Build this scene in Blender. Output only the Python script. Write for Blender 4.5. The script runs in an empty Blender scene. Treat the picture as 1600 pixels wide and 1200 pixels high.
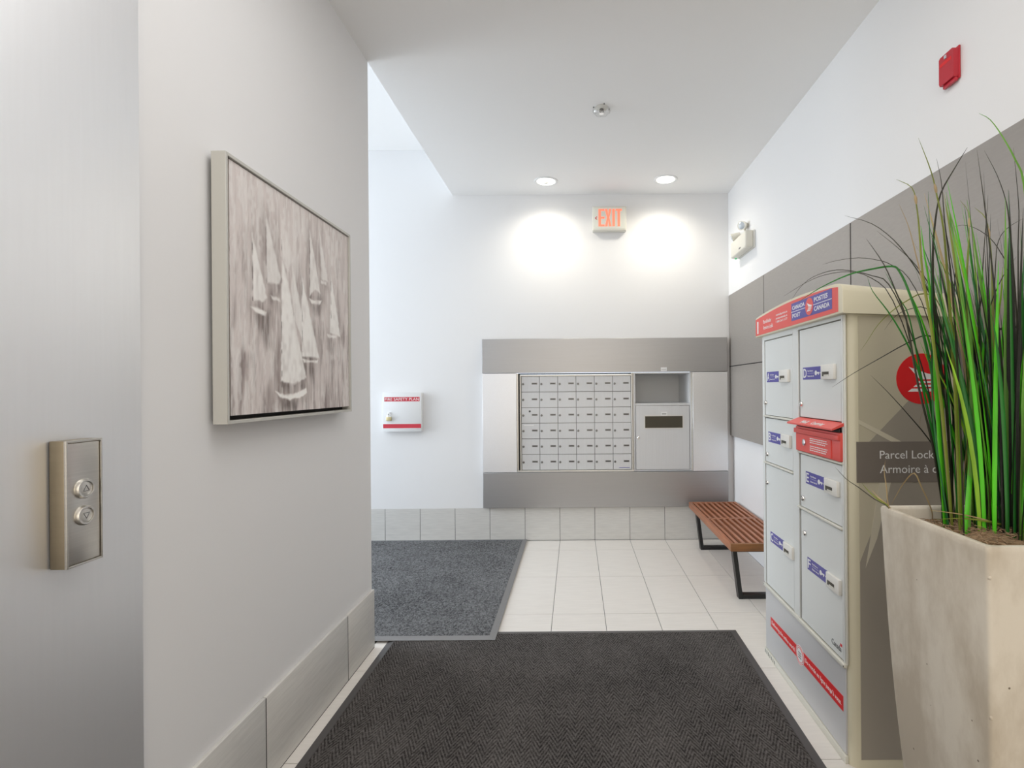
import bpy, bmesh, math, random
import numpy as np
from mathutils import Matrix, Vector

random.seed(7)
C = bpy.context.scene.collection
scene = bpy.context.scene

# ------------------------------------------------------------------ camera
cam_d = bpy.data.cameras.new('camera')
cam_d.sensor_width = 36.0
cam_d.lens = 36.0 * 819.0 / 1600.0
cam_d.shift_x = -99.0 / 1600.0
cam_d.shift_y = 6.0 / 1600.0
cam_d.clip_start = 0.02
cam = bpy.data.objects.new('camera', cam_d)
C.objects.link(cam)
cam.location = (0, 0, 1.334)
cam.rotation_euler = (math.pi / 2, 0.008, 0)
scene.camera = cam

# ------------------------------------------------------------------ view, world, big lights
scene.view_settings.view_transform = 'Standard'
scene.view_settings.look = 'None'
scene.view_settings.gamma = 1.0
scene.view_settings.use_curve_mapping = False
scene.view_settings.exposure = 0.45

world = bpy.data.worlds.new('overcast_sky')
scene.world = world
world.use_nodes = True
bg = world.node_tree.nodes['Background']
bg.inputs[0].default_value = (0.80, 0.90, 1.0, 1)
bg.inputs[1].default_value = 1.6


def area(name, loc, rot, sx, sy, power, col):
    d = bpy.data.lights.new(name, 'AREA')
    d.shape = 'RECTANGLE'
    d.size = sx
    d.size_y = sy
    d.energy = power
    d.color = col
    o = bpy.data.objects.new(name, d)
    o.location = loc
    o.rotation_euler = rot
    C.objects.link(o)
    return o


# daylight coming in through the glazed entrance, left end of the entry bay
area('entrance_daylight', (-4.92, 3.66, 1.80), (0, math.radians(-96), 0), 2.9, 1.7, 71, (0.87, 0.935, 1.0))
# added ceiling fill standing in for unseen lamps of the lift lobby
area('lobby_ceiling_fill', (0.15, -0.9, 3.0), (0, 0, 0), 1.6, 1.6, 9, (1.0, 0.98, 0.96))
area('lobby_ceiling_fill', (0.05, 1.1, 3.0), (0, 0, 0), 1.3, 1.3, 12, (1.0, 0.985, 0.97))  # set ahead of the camera to brighten the left wall and planter
# added warm fill panel at the near wall, brightening faces toward the camera
area('lobby_end_fill', (0.15, -2.55, 1.5), (math.pi / 2, 0, 0), 2.3, 2.7, 23, (1.0, 0.89, 0.73))


# ------------------------------------------------------------------ materials
def lin(r, g, b):
    def f(v):
        v /= 255.0
        return v / 12.92 if v <= 0.04045 else ((v + 0.055) / 1.055) ** 2.4
    return (f(r), f(g), f(b), 1.0)


def mat(name, col, rough=0.5, metal=0.0, spec=0.5, noise=None, bump=None, coat=0.0, alpha=None):
    """noise = (scale xyz, amount, detail): mottles the colour; bump = (scale xyz, strength)"""
    m = bpy.data.materials.new(name)
    m.use_nodes = True
    nt = m.node_tree
    p = nt.nodes['Principled BSDF']
    p.inputs['Base Color'].default_value = col
    p.inputs['Roughness'].default_value = rough
    p.inputs['Metallic'].default_value = metal
    p.inputs['Specular IOR Level'].default_value = spec
    p.inputs['Coat Weight'].default_value = coat
    tc = nt.nodes.new('ShaderNodeTexCoord')

    def nz(scale, detail):
        mp = nt.nodes.new('ShaderNodeMapping')
        mp.inputs['Scale'].default_value = scale
        nt.links.new(tc.outputs['Object'], mp.inputs[0])
        n = nt.nodes.new('ShaderNodeTexNoise')
        n.inputs['Scale'].default_value = 1.0
        n.inputs['Detail'].default_value = detail
        nt.links.new(mp.outputs[0], n.inputs['Vector'])
        return n
    if noise:
        n = nz(noise[0], noise[2])
        r = nt.nodes.new('ShaderNodeValToRGB')
        a = noise[1]
        r.color_ramp.elements[0].position = 0.3
        r.color_ramp.elements[1].position = 0.7
        r.color_ramp.elements[0].color = tuple(max(0, c * (1 - a)) for c in col[:3]) + (1,)
        r.color_ramp.elements[1].color = tuple(min(1, c * (1 + a)) for c in col[:3]) + (1,)
        nt.links.new(n.outputs[0], r.inputs[0])
        nt.links.new(r.outputs[0], p.inputs['Base Color'])
    if bump:
        n = nz(bump[0], 3)
        b = nt.nodes.new('ShaderNodeBump')
        b.inputs['Strength'].default_value = bump[1]
        b.inputs['Distance'].default_value = 0.002
        nt.links.new(n.outputs[0], b.inputs['Height'])
        nt.links.new(b.outputs[0], p.inputs['Normal'])
    return m


def emis(name, col, strength):
    m = bpy.data.materials.new(name)
    m.use_nodes = True
    p = m.node_tree.nodes['Principled BSDF']
    p.inputs['Base Color'].default_value = col
    p.inputs['Emission Color'].default_value = col
    p.inputs['Emission Strength'].default_value = strength
    return m


def glass(name, col, gloss=0.12):
    """thin clear sheet: mostly see-through, some mirror"""
    m = bpy.data.materials.new(name)
    m.use_nodes = True
    nt = m.node_tree
    nt.nodes.remove(nt.nodes['Principled BSDF'])
    out = nt.nodes['Material Output']
    t = nt.nodes.new('ShaderNodeBsdfTransparent')
    t.inputs[0].default_value = col
    g = nt.nodes.new('ShaderNodeBsdfGlossy')
    g.inputs['Roughness'].default_value = 0.05
    lw = nt.nodes.new('ShaderNodeLayerWeight')
    lw.inputs[0].default_value = gloss
    mx = nt.nodes.new('ShaderNodeMixShader')
    nt.links.new(lw.outputs['Facing'], mx.inputs[0])
    nt.links.new(t.outputs[0], mx.inputs[1])
    nt.links.new(g.outputs[0], mx.inputs[2])
    nt.links.new(mx.outputs[0], out.inputs[0])
    return m


M = {}
M['wall'] = mat('white_wall_paint', (0.838, 0.84, 0.85, 1), 0.75, bump=((90, 90, 90), 0.05))
M['ceil'] = mat('white_ceiling_paint', (0.90, 0.90, 0.90, 1), 0.85)
M['grout'] = mat('tile_grout', (0.13, 0.125, 0.12, 1), 0.9)
M['base_joint'] = mat('skirting_joint', (0.07, 0.068, 0.065, 1), 0.9)
M['dark_joint'] = mat('dark_joint', (0.02, 0.02, 0.02, 1), 0.9)
M['tile'] = mat('pale_floor_tile', (0.80, 0.765, 0.725, 1), 0.42, noise=((6, 60, 6), 0.035, 4))
M['base_tile'] = mat('grey_wall_tile', (0.67, 0.66, 0.635, 1), 0.5, noise=((9, 9, 120), 0.06, 4))
M['wall_panel'] = mat('taupe_wall_panel', (0.345, 0.322, 0.30, 1), 0.42, 0.25, noise=((20, 20, 120), 0.03, 3))
M['gap_shade'] = mat('dark_gap_shade', (0.03, 0.03, 0.03, 1), 0.8)  # near-black that puts shade into the colour of gaps, slots and backings
M['white_plastic'] = mat('white_plastic', (0.80, 0.79, 0.75, 1), 0.4)
M['cream_plastic'] = mat('cream_plastic', (0.74, 0.72, 0.645, 1), 0.42)
M['white_paint'] = mat('white_enamel', (0.82, 0.83, 0.84, 1), 0.35)
M['chrome'] = mat('chrome', (0.75, 0.75, 0.75, 1), 0.15, 1.0)
M['brass'] = mat('brass', (0.62, 0.53, 0.30, 1), 0.3, 0.8)
M['black_metal'] = mat('black_painted_metal', (0.012, 0.012, 0.013, 1), 0.4)
M['ink'] = mat('dark_ink', (0.03, 0.03, 0.035, 1), 0.6)
M['white_ink'] = mat('white_ink', (0.85, 0.85, 0.85, 1), 0.5)
M['red_ink'] = mat('red_print', (0.62, 0.035, 0.06, 1), 0.45)


def brushed(name, col, r0, scale, amt=0.10, metal=1.0, aniso=0.0):
    m = mat(name, col, r0, metal, noise=(scale, amt, 5))
    nt = m.node_tree
    p = nt.nodes['Principled BSDF']
    p.inputs['Anisotropic'].default_value = aniso
    return m


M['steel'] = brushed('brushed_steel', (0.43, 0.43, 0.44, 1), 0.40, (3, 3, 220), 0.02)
M['steel_side'] = brushed('brushed_steel_pale', (0.84, 0.85, 0.88, 1), 0.42, (160, 3, 160), 0.02)  # paler, bluer base colour for the left and right surround panels
M['lift_steel'] = brushed('lift_steel', (0.93, 0.94, 0.96, 1), 0.50, (4, 120, 4), 0.008, 0.82)
M['call_plate'] = brushed('call_plate_steel', (0.66, 0.64, 0.60, 1), 0.34, (2, 2, 200), 0.05)
M['call_rim'] = brushed('call_plate_rim', (0.34, 0.29, 0.21, 1), 0.38, (60, 2, 60), 0.05)
M['alu'] = brushed('mailbox_aluminium', (0.66, 0.67, 0.69, 1), 0.45, (120, 3, 3), 0.02, 0.25)
M['alu_frame'] = brushed('aluminium_frame', (0.70, 0.69, 0.66, 1), 0.4, (4, 4, 90), 0.03, 0.8)
M['lock_grey'] = mat('lock_grey', (0.18, 0.18, 0.18, 1), 0.3, 0.8)
M['slot_dark'] = mat('dark_slot', (0.055, 0.047, 0.030, 1), 0.5)
M['locker_grey'] = mat('locker_grey_enamel', (0.73, 0.75, 0.74, 1), 0.42)
M['locker_frame'] = mat('locker_frame_enamel', (0.70, 0.69, 0.62, 1), 0.42)
M['locker_beige'] = mat('locker_beige_print', (0.56, 0.515, 0.395, 1), 0.45, noise=((3, 3, 1.2), 0.12, 2))
M['cap_beige'] = mat('locker_cap_beige', (0.70, 0.655, 0.50, 1), 0.35)
M['wedge'] = mat('printed_taupe', (0.35, 0.318, 0.268, 1), 0.45)
M['wedge_light'] = mat('printed_pale_beige', (0.62, 0.575, 0.46, 1), 0.45)
M['band'] = mat('printed_dark_taupe', (0.20, 0.172, 0.150, 1), 0.45)
M['kick_grey'] = mat('kick_panel_grey', (0.57, 0.57, 0.58, 1), 0.4, noise=((2, 2, 4), 0.08, 1))
M['post_red'] = mat('post_red', (0.78, 0.10, 0.085, 1), 0.4)
M['deep_red'] = mat('deep_red_print', (0.74, 0.012, 0.016, 1), 0.4)
M['post_blue'] = mat('post_blue', (0.095, 0.085, 0.36, 1), 0.4)
M['alarm_red'] = mat('alarm_red_plastic', (0.50, 0.018, 0.035, 1), 0.35)
M['bench_wood'] = mat('reddish_brown_wood', (0.36, 0.135, 0.065, 1), 0.4, noise=((60, 3, 60), 0.22, 4))
M['bench_end'] = mat('brown_end_wood', (0.25, 0.105, 0.035, 1), 0.45, noise=((5, 30, 60), 0.25, 4))
M['mat_border'] = mat('grey_vinyl_edge', (0.22, 0.22, 0.225, 1), 0.45)
M['mat_border_dark'] = mat('dark_vinyl_edge', (0.085, 0.08, 0.08, 1), 0.45)
M['frame_white'] = mat('frame_offwhite', (0.56, 0.555, 0.52, 1), 0.5)
M['moss'] = mat('dry_moss', (0.33, 0.22, 0.13, 1), 0.9, noise=((60, 60, 60), 0.35, 3))
M['clear'] = glass('clear_plastic', (0.93, 0.93, 0.92, 1), 0.25)
M['window_glass'] = glass('window_glass', (0.95, 0.97, 0.97, 1), 0.1)
M['lens'] = mat('clear_lens', (0.62, 0.68, 0.74, 1), 0.12, 0.3)
M['lamp'] = emis('lamp_glow', (1.0, 0.95, 0.82, 1), 6.0)
M['exit_red'] = emis('exit_letters_lit', (1.0, 0.22, 0.13, 1), 0.55)
M['exit_face'] = mat('exit_face', (0.80, 0.80, 0.72, 1), 0.4)
M['green_led'] = emis('green_led', (0.05, 0.5, 0.2, 1), 0.4)
M['pavement'] = mat('outside_paving', (0.42, 0.42, 0.41, 1), 0.8)
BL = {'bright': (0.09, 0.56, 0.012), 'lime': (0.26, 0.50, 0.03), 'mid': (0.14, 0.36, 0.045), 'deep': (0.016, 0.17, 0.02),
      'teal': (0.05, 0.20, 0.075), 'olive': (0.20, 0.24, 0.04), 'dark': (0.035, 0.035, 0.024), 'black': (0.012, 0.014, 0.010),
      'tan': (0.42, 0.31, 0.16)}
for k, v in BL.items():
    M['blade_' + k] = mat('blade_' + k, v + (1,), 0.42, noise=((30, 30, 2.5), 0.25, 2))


# concrete planter: warm grey with paler worn blotches and small pits
def planter_mat():
    m = mat('worn_planter_concrete', (0.52, 0.45, 0.36, 1), 0.75, bump=((30, 30, 30), 0.35))
    nt = m.node_tree
    p = nt.nodes['Principled BSDF']
    tc = nt.nodes.new('ShaderNodeTexCoord')
    mp = nt.nodes.new('ShaderNodeMapping')
    mp.inputs['Scale'].default_value = (5, 5, 2.2)
    nt.links.new(tc.outputs['Object'], mp.inputs[0])
    n = nt.nodes.new('ShaderNodeTexNoise')
    n.inputs['Scale'].default_value = 1.0
    n.inputs['Detail'].default_value = 8
    n.inputs['Roughness'].default_value = 0.62
    nt.links.new(mp.outputs[0], n.inputs['Vector'])
    r = nt.nodes.new('ShaderNodeValToRGB')
    e = r.color_ramp.elements
    e[0].position = 0.42
    e[0].color = (0.57, 0.50, 0.40, 1)
    e[1].position = 0.60
    e[1].color = (0.76, 0.70, 0.60, 1)
    nt.links.new(n.outputs[0], r.inputs[0])
    v = nt.nodes.new('ShaderNodeTexVoronoi')
    v.inputs['Scale'].default_value = 17
    nt.links.new(tc.outputs['Object'], v.inputs['Vector'])
    lt = nt.nodes.new('ShaderNodeMath')
    lt.operation = 'LESS_THAN'
    lt.inputs[1].default_value = 0.045
    nt.links.new(v.outputs['Distance'], lt.inputs[0])
    mx = nt.nodes.new('ShaderNodeMixRGB')
    mx.inputs[2].default_value = (0.20, 0.16, 0.11, 1)
    nt.links.new(lt.outputs[0], mx.inputs[0])
    nt.links.new(r.outputs[0], mx.inputs[1])
    nt.links.new(mx.outputs[0], p.inputs['Base Color'])
    return m


M['planter'] = planter_mat()


def carpet(name, dark, light, herring):
    m = bpy.data.materials.new(name)
    m.use_nodes = True
    nt = m.node_tree
    L = nt.links.new
    p = nt.nodes['Principled BSDF']
    p.inputs['Roughness'].default_value = 0.95
    p.inputs['Specular IOR Level'].default_value = 0.15
    tc = nt.nodes.new('ShaderNodeTexCoord')

    def math_(op, a, b=None):
        q = nt.nodes.new('ShaderNodeMath')
        q.operation = op
        for i, v in enumerate((a, b)):
            if v is None:
                continue
            if isinstance(v, (int, float)):
                q.inputs[i].default_value = v
            else:
                L(v, q.inputs[i])
        return q.outputs[0]

    def nz(sx, sy, detail):
        mp = nt.nodes.new('ShaderNodeMapping')
        mp.inputs['Scale'].default_value = (sx, sy, 60)
        L(tc.outputs['Object'], mp.inputs[0])
        n = nt.nodes.new('ShaderNodeTexNoise')
        n.inputs['Scale'].default_value = 1.0
        n.inputs['Detail'].default_value = detail
        n.inputs['Roughness'].default_value = 0.7
        L(mp.outputs[0], n.inputs['Vector'])
        return n.outputs[0]
    fine = nz(300, 170, 2)
    coarse = nz(150, 95, 2) if herring else nz(95, 60, 3)
    if herring:
        sx = nt.nodes.new('ShaderNodeSeparateXYZ')
        L(tc.outputs['Object'], sx.inputs[0])
        per = 0.066
        zig = math_('ABSOLUTE', math_('SUBTRACT', math_('MODULO', math_('ADD', sx.outputs[0], 66.0), per), per / 2))
        ph = math_('ADD', math_('MULTIPLY', zig, 2.1), sx.outputs[1])
        wave = math_('ADD', math_('MULTIPLY', math_('SINE', math_('MULTIPLY', ph, 2 * math.pi / 0.027)), 0.5), 0.5)
        fac = math_('ADD', math_('ADD', math_('MULTIPLY', fine, 0.34), math_('MULTIPLY', coarse, 0.42)), math_('MULTIPLY', wave, 0.13))
        fac = math_('ADD', fac, math_('MULTIPLY', math_('SUBTRACT', nz(3.2, 2.6, 2), 0.5), 0.16))
    else:
        fac = math_('ADD', math_('MULTIPLY', fine, 0.5), math_('MULTIPLY', coarse, 0.5))
        fac = math_('ADD', fac, math_('MULTIPLY', math_('SUBTRACT', nz(2.5, 2.5, 2), 0.5), 0.14))
    r = nt.nodes.new('ShaderNodeValToRGB')
    r.color_ramp.elements[0].position = 0.32 if herring else 0.38
    r.color_ramp.elements[1].position = 0.60 if herring else 0.64
    r.color_ramp.elements[0].color = dark
    r.color_ramp.elements[1].color = light
    L(fac, r.inputs[0])
    L(r.outputs[0], p.inputs['Base Color'])
    b = nt.nodes.new('ShaderNodeBump')
    b.inputs['Strength'].default_value = 0.6
    b.inputs['Distance'].default_value = 0.004
    L(fac, b.inputs['Height'])
    L(b.outputs[0], p.inputs['Normal'])
    return m


M['grey_carpet'] = carpet('grey_loop_carpet', (0.022, 0.023, 0.026, 1), (0.27, 0.275, 0.285, 1), False)
M['herring_carpet'] = carpet('charcoal_herringbone_carpet', (0.014, 0.0125, 0.0125, 1), (0.155, 0.143, 0.137, 1), True)


# ------------------------------------------------------------------ mesh helpers
def box(bm, x0, x1, y0, y1, z0, z1, bev=0.0, seg=2):
    v = [bm.verts.new((x, y, z)) for x in (x0, x1) for y in (y0, y1) for z in (z0, z1)]
    f = [(0, 1, 3, 2), (4, 6, 7, 5), (0, 4, 5, 1), (2, 3, 7, 6), (0, 2, 6, 4), (1, 5, 7, 3)]
    fs = [bm.faces.new([v[i] for i in q]) for q in f]
    if bev > 0:
        es = list({e for q in fs for e in q.edges})
        bmesh.ops.bevel(bm, geom=es, offset=bev, segments=seg, affect='EDGES', profile=0.5)
    return bm


def B(*a, **k):
    return box(bmesh.new(), *a, **k)


def cyl(bm, c, axis, r, h, n=24, r2=None):
    """cylinder/cone starting at c, running h along axis"""
    ax = Vector(axis).normalized()
    q = Vector((0, 0, 1)).rotation_difference(ax).to_matrix().to_4x4()
    mtx = Matrix.Translation(Vector(c) + ax * (h / 2)) @ q
    bmesh.ops.create_cone(bm, cap_ends=True, segments=n, radius1=r, radius2=r if r2 is None else r2, depth=h, matrix=mtx)
    return bm


def tube(bm, pts, r, n=8, close=False):
    pts = [Vector(p) for p in pts]
    rings = []
    for i, p in enumerate(pts):
        if close:
            t = pts[(i + 1) % len(pts)] - pts[i - 1]
        else:
            t = pts[min(i + 1, len(pts) - 1)] - pts[max(i - 1, 0)]
        t.normalize()
        a = t.orthogonal().normalized() if abs(t.z) > 0.99 else t.cross(Vector((0, 0, 1))).normalized()
        b = t.cross(a)
        rings.append([bm.verts.new(p + r * (math.cos(2 * math.pi * k / n) * a + math.sin(2 * math.pi * k / n) * b)) for k in range(n)])
    m = len(rings)
    for i in range(m if close else m - 1):
        A, D = rings[i], rings[(i + 1) % m]
        for k in range(n):
            bm.faces.new((A[k], A[(k + 1) % n], D[(k + 1) % n], D[k]))
    if not close:
        bm.faces.new(rings[0][::-1])
        bm.faces.new(rings[-1])
    return bm


def lathe(bm, prof, c, axis, n=32):
    """profile of (radius, height) pairs turned about axis through c"""
    ax = Vector(axis).normalized()
    a = ax.orthogonal().normalized()
    b = ax.cross(a)
    c = Vector(c)
    rings = []
    for r, h in prof:
        rings.append([bm.verts.new(c + ax * h + r * (math.cos(2 * math.pi * k / n) * a + math.sin(2 * math.pi * k / n) * b)) for k in range(n)])
    for A, D in zip(rings, rings[1:]):
        for k in range(n):
            bm.faces.new((A[k], A[(k + 1) % n], D[(k + 1) % n], D[k]))
    for rg in (rings[0], rings[-1]):
        try:
            bm.faces.new(rg)
        except ValueError:
            pass
    return bm


def prism(bm, poly, y0, y1):
    """polygon in (x, z) extruded between y0 and y1"""
    a = [bm.verts.new((x, y0, z)) for x, z in poly]
    b = [bm.verts.new((x, y1, z)) for x, z in poly]
    n = len(poly)
    fs = [bm.faces.new(a), bm.faces.new(b[::-1])]
    for i in range(n):
        fs.append(bm.faces.new((a[i], b[i], b[(i + 1) % n], a[(i + 1) % n])))
    return bm


def disc(cx, cz, r, n=32):
    return [(cx + r * math.cos(2 * math.pi * k / n), cz + r * math.sin(2 * math.pi * k / n)) for k in range(n)]


def obj(name, bm, m, parent=None, angle=40, kind=None):
    bmesh.ops.recalc_face_normals(bm, faces=bm.faces[:])
    me = bpy.data.meshes.new(name)
    bm.to_mesh(me)
    bm.free()
    me.materials.append(m)
    me.polygons.foreach_set('use_smooth', [True] * len(me.polygons))
    me.set_sharp_from_angle(angle=math.radians(angle))
    o = bpy.data.objects.new(name, me)
    C.objects.link(o)
    if parent is not None:
        o.parent = parent
    if kind:
        o['kind'] = kind
    return o


def share(src, parent, loc=(0, 0, 0)):
    o = src.copy()
    C.objects.link(o)
    o.parent = parent
    o.location = loc
    return o


def thing(name, label, cat, loc=(0, 0, 0), rz=0.0, group=None):
    o = bpy.data.objects.new(name, None)
    o.empty_display_size = 0.1
    C.objects.link(o)
    o.location = loc
    o.rotation_euler = (0, 0, rz)
    o['label'] = label
    o['category'] = cat
    o['kind'] = 'thing'
    if group:
        o['group'] = group
    return o


def struct(name, bm, m, label, cat):
    o = obj(name, bm, m, kind='structure')
    o['label'] = label
    o['category'] = cat
    return o





def text(body, x, z, h, y, m, parent, name='lettering', w=None, depth=0.0006, align='LEFT', bold=0.0, wmax=None, squeeze=1.0):
    """flat lettering facing local -Y; h = capital height, w = exact width"""
    cu = bpy.data.curves.new('t', 'FONT')
    cu.body = body

    cu.extrude = 0.004
    cu.offset = bold
    cu.resolution_u = 3
    tmp = bpy.data.objects.new('t', cu)
    C.objects.link(tmp)
    dg = bpy.context.evaluated_depsgraph_get()
    me = bpy.data.meshes.new_from_object(tmp.evaluated_get(dg))
    bpy.data.objects.remove(tmp)
    bpy.data.curves.remove(cu)
    n = len(me.vertices)
    co = np.zeros(n * 3)
    me.vertices.foreach_get('co', co)
    co = co.reshape(-1, 3)
    sy = h / 0.69
    x0, x1 = co[:, 0].min(), co[:, 0].max()
    sx = sy * squeeze
    if w:
        sx = w / (x1 - x0)
    ww = (x1 - x0) * sx
    off = {'LEFT': 0, 'CENTER': -ww / 2, 'RIGHT': -ww}[align]
    out = np.empty_like(co)
    out[:, 0] = x + off + (co[:, 0] - x0) * sx
    out[:, 1] = y - np.where(co[:, 2] > 0, depth, -0.0002)
    out[:, 2] = z + co[:, 1] * sy
    me.vertices.foreach_set('co', out.ravel())
    me.name = name
    me.materials.clear()
    me.materials.append(m)
    o = bpy.data.objects.new(name, me)
    C.objects.link(o)
    o.parent = parent
    return o


def text_lines(x0, x1, z, h, y, parent, m, seed):
    """one line of print too small to read in the photograph: a row of word-long strokes"""
    rnd = random.Random(seed)
    bm = bmesh.new()
    x = x0
    while x < x1 - 0.004:
        w = min(rnd.uniform(0.006, 0.018), x1 - x)
        box(bm, x, x + w, y - 0.0006, y, z, z + h)
        x += w + 0.0035
    return obj('print_line', bm, m, parent)


# ================================================================== the room
FW, BW = -5.0, 4.6          # entrance glass line (x), back wall face (y)
LX = -1.062                 # left wall face
RX, RPX = 1.378, 1.352      # right wall: recessed lower face / panel face
Y0 = -2.6
CZ, HZ = 3.03, 3.43         # low ceiling, raised ceiling over the entry bay

# floor: grout bed and single tiles 12 x 24 in
bm = B(FW, RX + 0.1, Y0, BW + 0.1, -0.12, -0.004)
floor = struct('floor', bm, M['grout'], 'pale rectangular tile floor of the lobby', 'floor')
tw, tl, g = 0.306, 0.61, 0.003
tiles = {}
xs = [-0.144 + tw * k for k in range(-16, 6)]
ys = [4.313 + tl * k for k in range(-12, 2)]
for xa in xs:
    for ya in ys:
        x0, x1, y0, y1 = max(xa, FW), min(xa + tw, RX), max(ya, Y0), min(ya + tl, BW)
        if x1 - x0 < 0.02 or y1 - y0 < 0.02 or (x1 <= LX + 0.01 and y0 < 2.6):
            continue
        key = (round(x1 - x0, 3), round(y1 - y0, 3))
        if key not in tiles:
            w, l = key
            tiles[key] = obj('tile', B(g / 2, w - g / 2, g / 2, l - g / 2, -0.006, 0, 0.0008, 1), M['tile'], floor)
            tiles[key].location = (x0, y0, 0)
        else:
            share(tiles[key], floor, (x0, y0, 0))

# back wall with the opening the mailboxes sit in
bm = bmesh.new()
ox0, ox1, oz0, oz1 = -0.53, 1.03, 0.58, 1.49
box(bm, FW, ox0, BW, BW + 0.12, 0, HZ + 0.1)
box(bm, ox1, RX + 0.12, BW, BW + 0.12, 0, HZ + 0.1)
box(bm, ox0, ox1, BW, BW + 0.12, 0, oz0)
box(bm, ox0, ox1, BW, BW + 0.12, oz1, HZ + 0.1)
struct('wall_back', bm, M['wall'], 'white back wall behind the mailboxes and exit sign', 'wall')

# right wall: upper part flush with the taupe panels, lower part set back
bm = bmesh.new()
box(bm, RX, RX + 0.12, Y0, BW, 0, CZ)
box(bm, RPX + 0.001, RX, Y0, BW, 2.132, CZ)
wall_right = struct('wall_right', bm, M['wall'], 'white right wall clad with a band of taupe panels', 'wall')
bm = B(1.3545, RX - 0.0005, Y0, BW, 0.910, 2.131)
obj('panel_backing', bm, M['dark_joint'], wall_right)
joints = [BW - 0.004, 3.749, 2.566, 1.383, 0.2, -0.983, -2.166, Y0]
for a, b in zip(joints[1:], joints):
    for z0, z1 in ((0.908, 1.5065), (1.5135, 2.132)):
        obj('panel', B(RPX, 1.3544, a + 0.0048, b - 0.0048, z0, z1, 0.0008, 1), M['wall_panel'], wall_right)

# left wall: the block beside the lift, then the lift front
bm = B(FW, LX, 1.277, 2.712, 0, HZ + 0.1)
struct('wall_left', bm, M['wall'], 'white left wall holding the sailboat painting', 'wall')
struct('wall_left_upper', B(LX - 0.25, LX, Y0, 1.277, 2.421, CZ + 0.02), M['wall'], 'white wall above the lift front', 'wall')
struct('wall_left_near', B(LX - 0.25, LX, Y0, -1.301, 0, 2.421), M['wall'], 'white wall on the near side of the lift', 'wall')
struct('wall_front', B(LX - 0.25, RX + 0.12, Y0 - 0.12, Y0, 0, CZ), M['wall'], 'white wall at the near end of the lobby', 'wall')

bm = bmesh.new()
box(bm, LX, RX + 0.12, Y0, BW, CZ, HZ + 0.1)
struct('ceiling', bm, M['ceil'], 'white low ceiling over the lobby with downlights', 'ceiling')
bm = B(FW, LX, 2.712, BW, HZ, HZ + 0.1)
struct('ceiling_entry', bm, M['ceil'], 'raised white ceiling over the entry bay', 'ceiling')

# skirting of grey tiles
bb = struct('baseboard_back', B(FW, RX, BW - 0.009, BW, 0, 0.284), M['base_joint'], 'grey tile skirting along the back wall', 'baseboard')
proto = None
for k in range(-16, 5):
    xa = -0.144 + tw * k
    x0, x1 = max(xa, FW + 0.002), min(xa + tw, RX)
    if x1 - x0 < 0.03:
        continue
    if abs(x1 - x0 - tw) < 1e-4:
        if proto is None:
            proto = obj('tile', B(0.0018, tw - 0.0018, -0.0125, -0.0088, 0.003, 0.287, 0.0008, 1), M['base_tile'], bb)
            proto.location = (x0, BW, 0)
        else:
            share(proto, bb, (x0, BW, 0))
    else:
        obj('tile', B(x0 + 0.0015, x1 - 0.0015, BW - 0.0125, BW - 0.0088, 0.003, 0.287, 0.0012, 1), M['base_tile'], bb)
bl = struct('baseboard_left', B(LX, LX + 0.0122, 1.3, 2.712, 0, 0.2955), M['base_joint'], 'grey tile skirting along the left wall', 'baseboard')
js = [2.718, 2.40, 1.765, 1.285]
for a, b in zip(js[1:], js):
    obj('tile', B(LX + 0.0001, LX + 0.013, a + 0.0022, b - 0.0022, 0.003, 0.300, 0.0025, 2), M['base_tile'], bl)

# glazed entrance at the end of the entry bay (outside the frame, lets the daylight in)
win = struct('window_1', bmesh.new(), M['alu_frame'], 'glazed aluminium entrance screen at the end of the entry bay', 'window')
bm = bmesh.new()
for ya, yb in ((2.72, 2.78), (3.62, 3.68), (4.53, 4.59)):
    box(bm, FW - 0.03, FW + 0.03, ya, yb, 0, HZ)
for za, zb in ((0, 0.10), (2.25, 2.33), (HZ - 0.08, HZ)):
    box(bm, FW - 0.029, FW + 0.029, 2.78, 4.53, za, zb)
obj('window_frame', bm, M['alu_frame'], win)
for ya, yb in ((2.78, 3.62), (3.68, 4.53)):
    for za, zb in ((0.10, 2.25), (2.33, HZ - 0.08)):
        obj('pane', B(FW - 0.004, FW + 0.004, ya, yb, za, zb), M['window_glass'], win)
struct('pavement', B(-14, FW - 0.04, -4, 12, -0.12, -0.02), M['pavement'], 'grey paving outside the glazed entrance', 'pavement')

# ================================================================== lift front and call plate
t = thing('elevator_surround', 'brushed stainless steel lift surround filling the left edge', 'elevator', (LX, 0, 0))
obj('jamb', B(-0.25, 0.007, 0.12, 1.275, 0, 2.42, 0.003), M['lift_steel'], t)
obj('jamb', B(-0.25, 0.007, -1.3, -0.95, 0, 2.42, 0.003), M['lift_steel'], t)
obj('header', B(-0.25, 0.007, -0.949, 0.119, 2.10, 2.42, 0.003), M['lift_steel'], t)
for a, b in ((-0.949, -0.416), (-0.414, 0.119)):
    obj('door', B(-0.22, -0.18, a, b, 0.0, 2.099, 0.002), M['lift_steel'], t)

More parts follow.
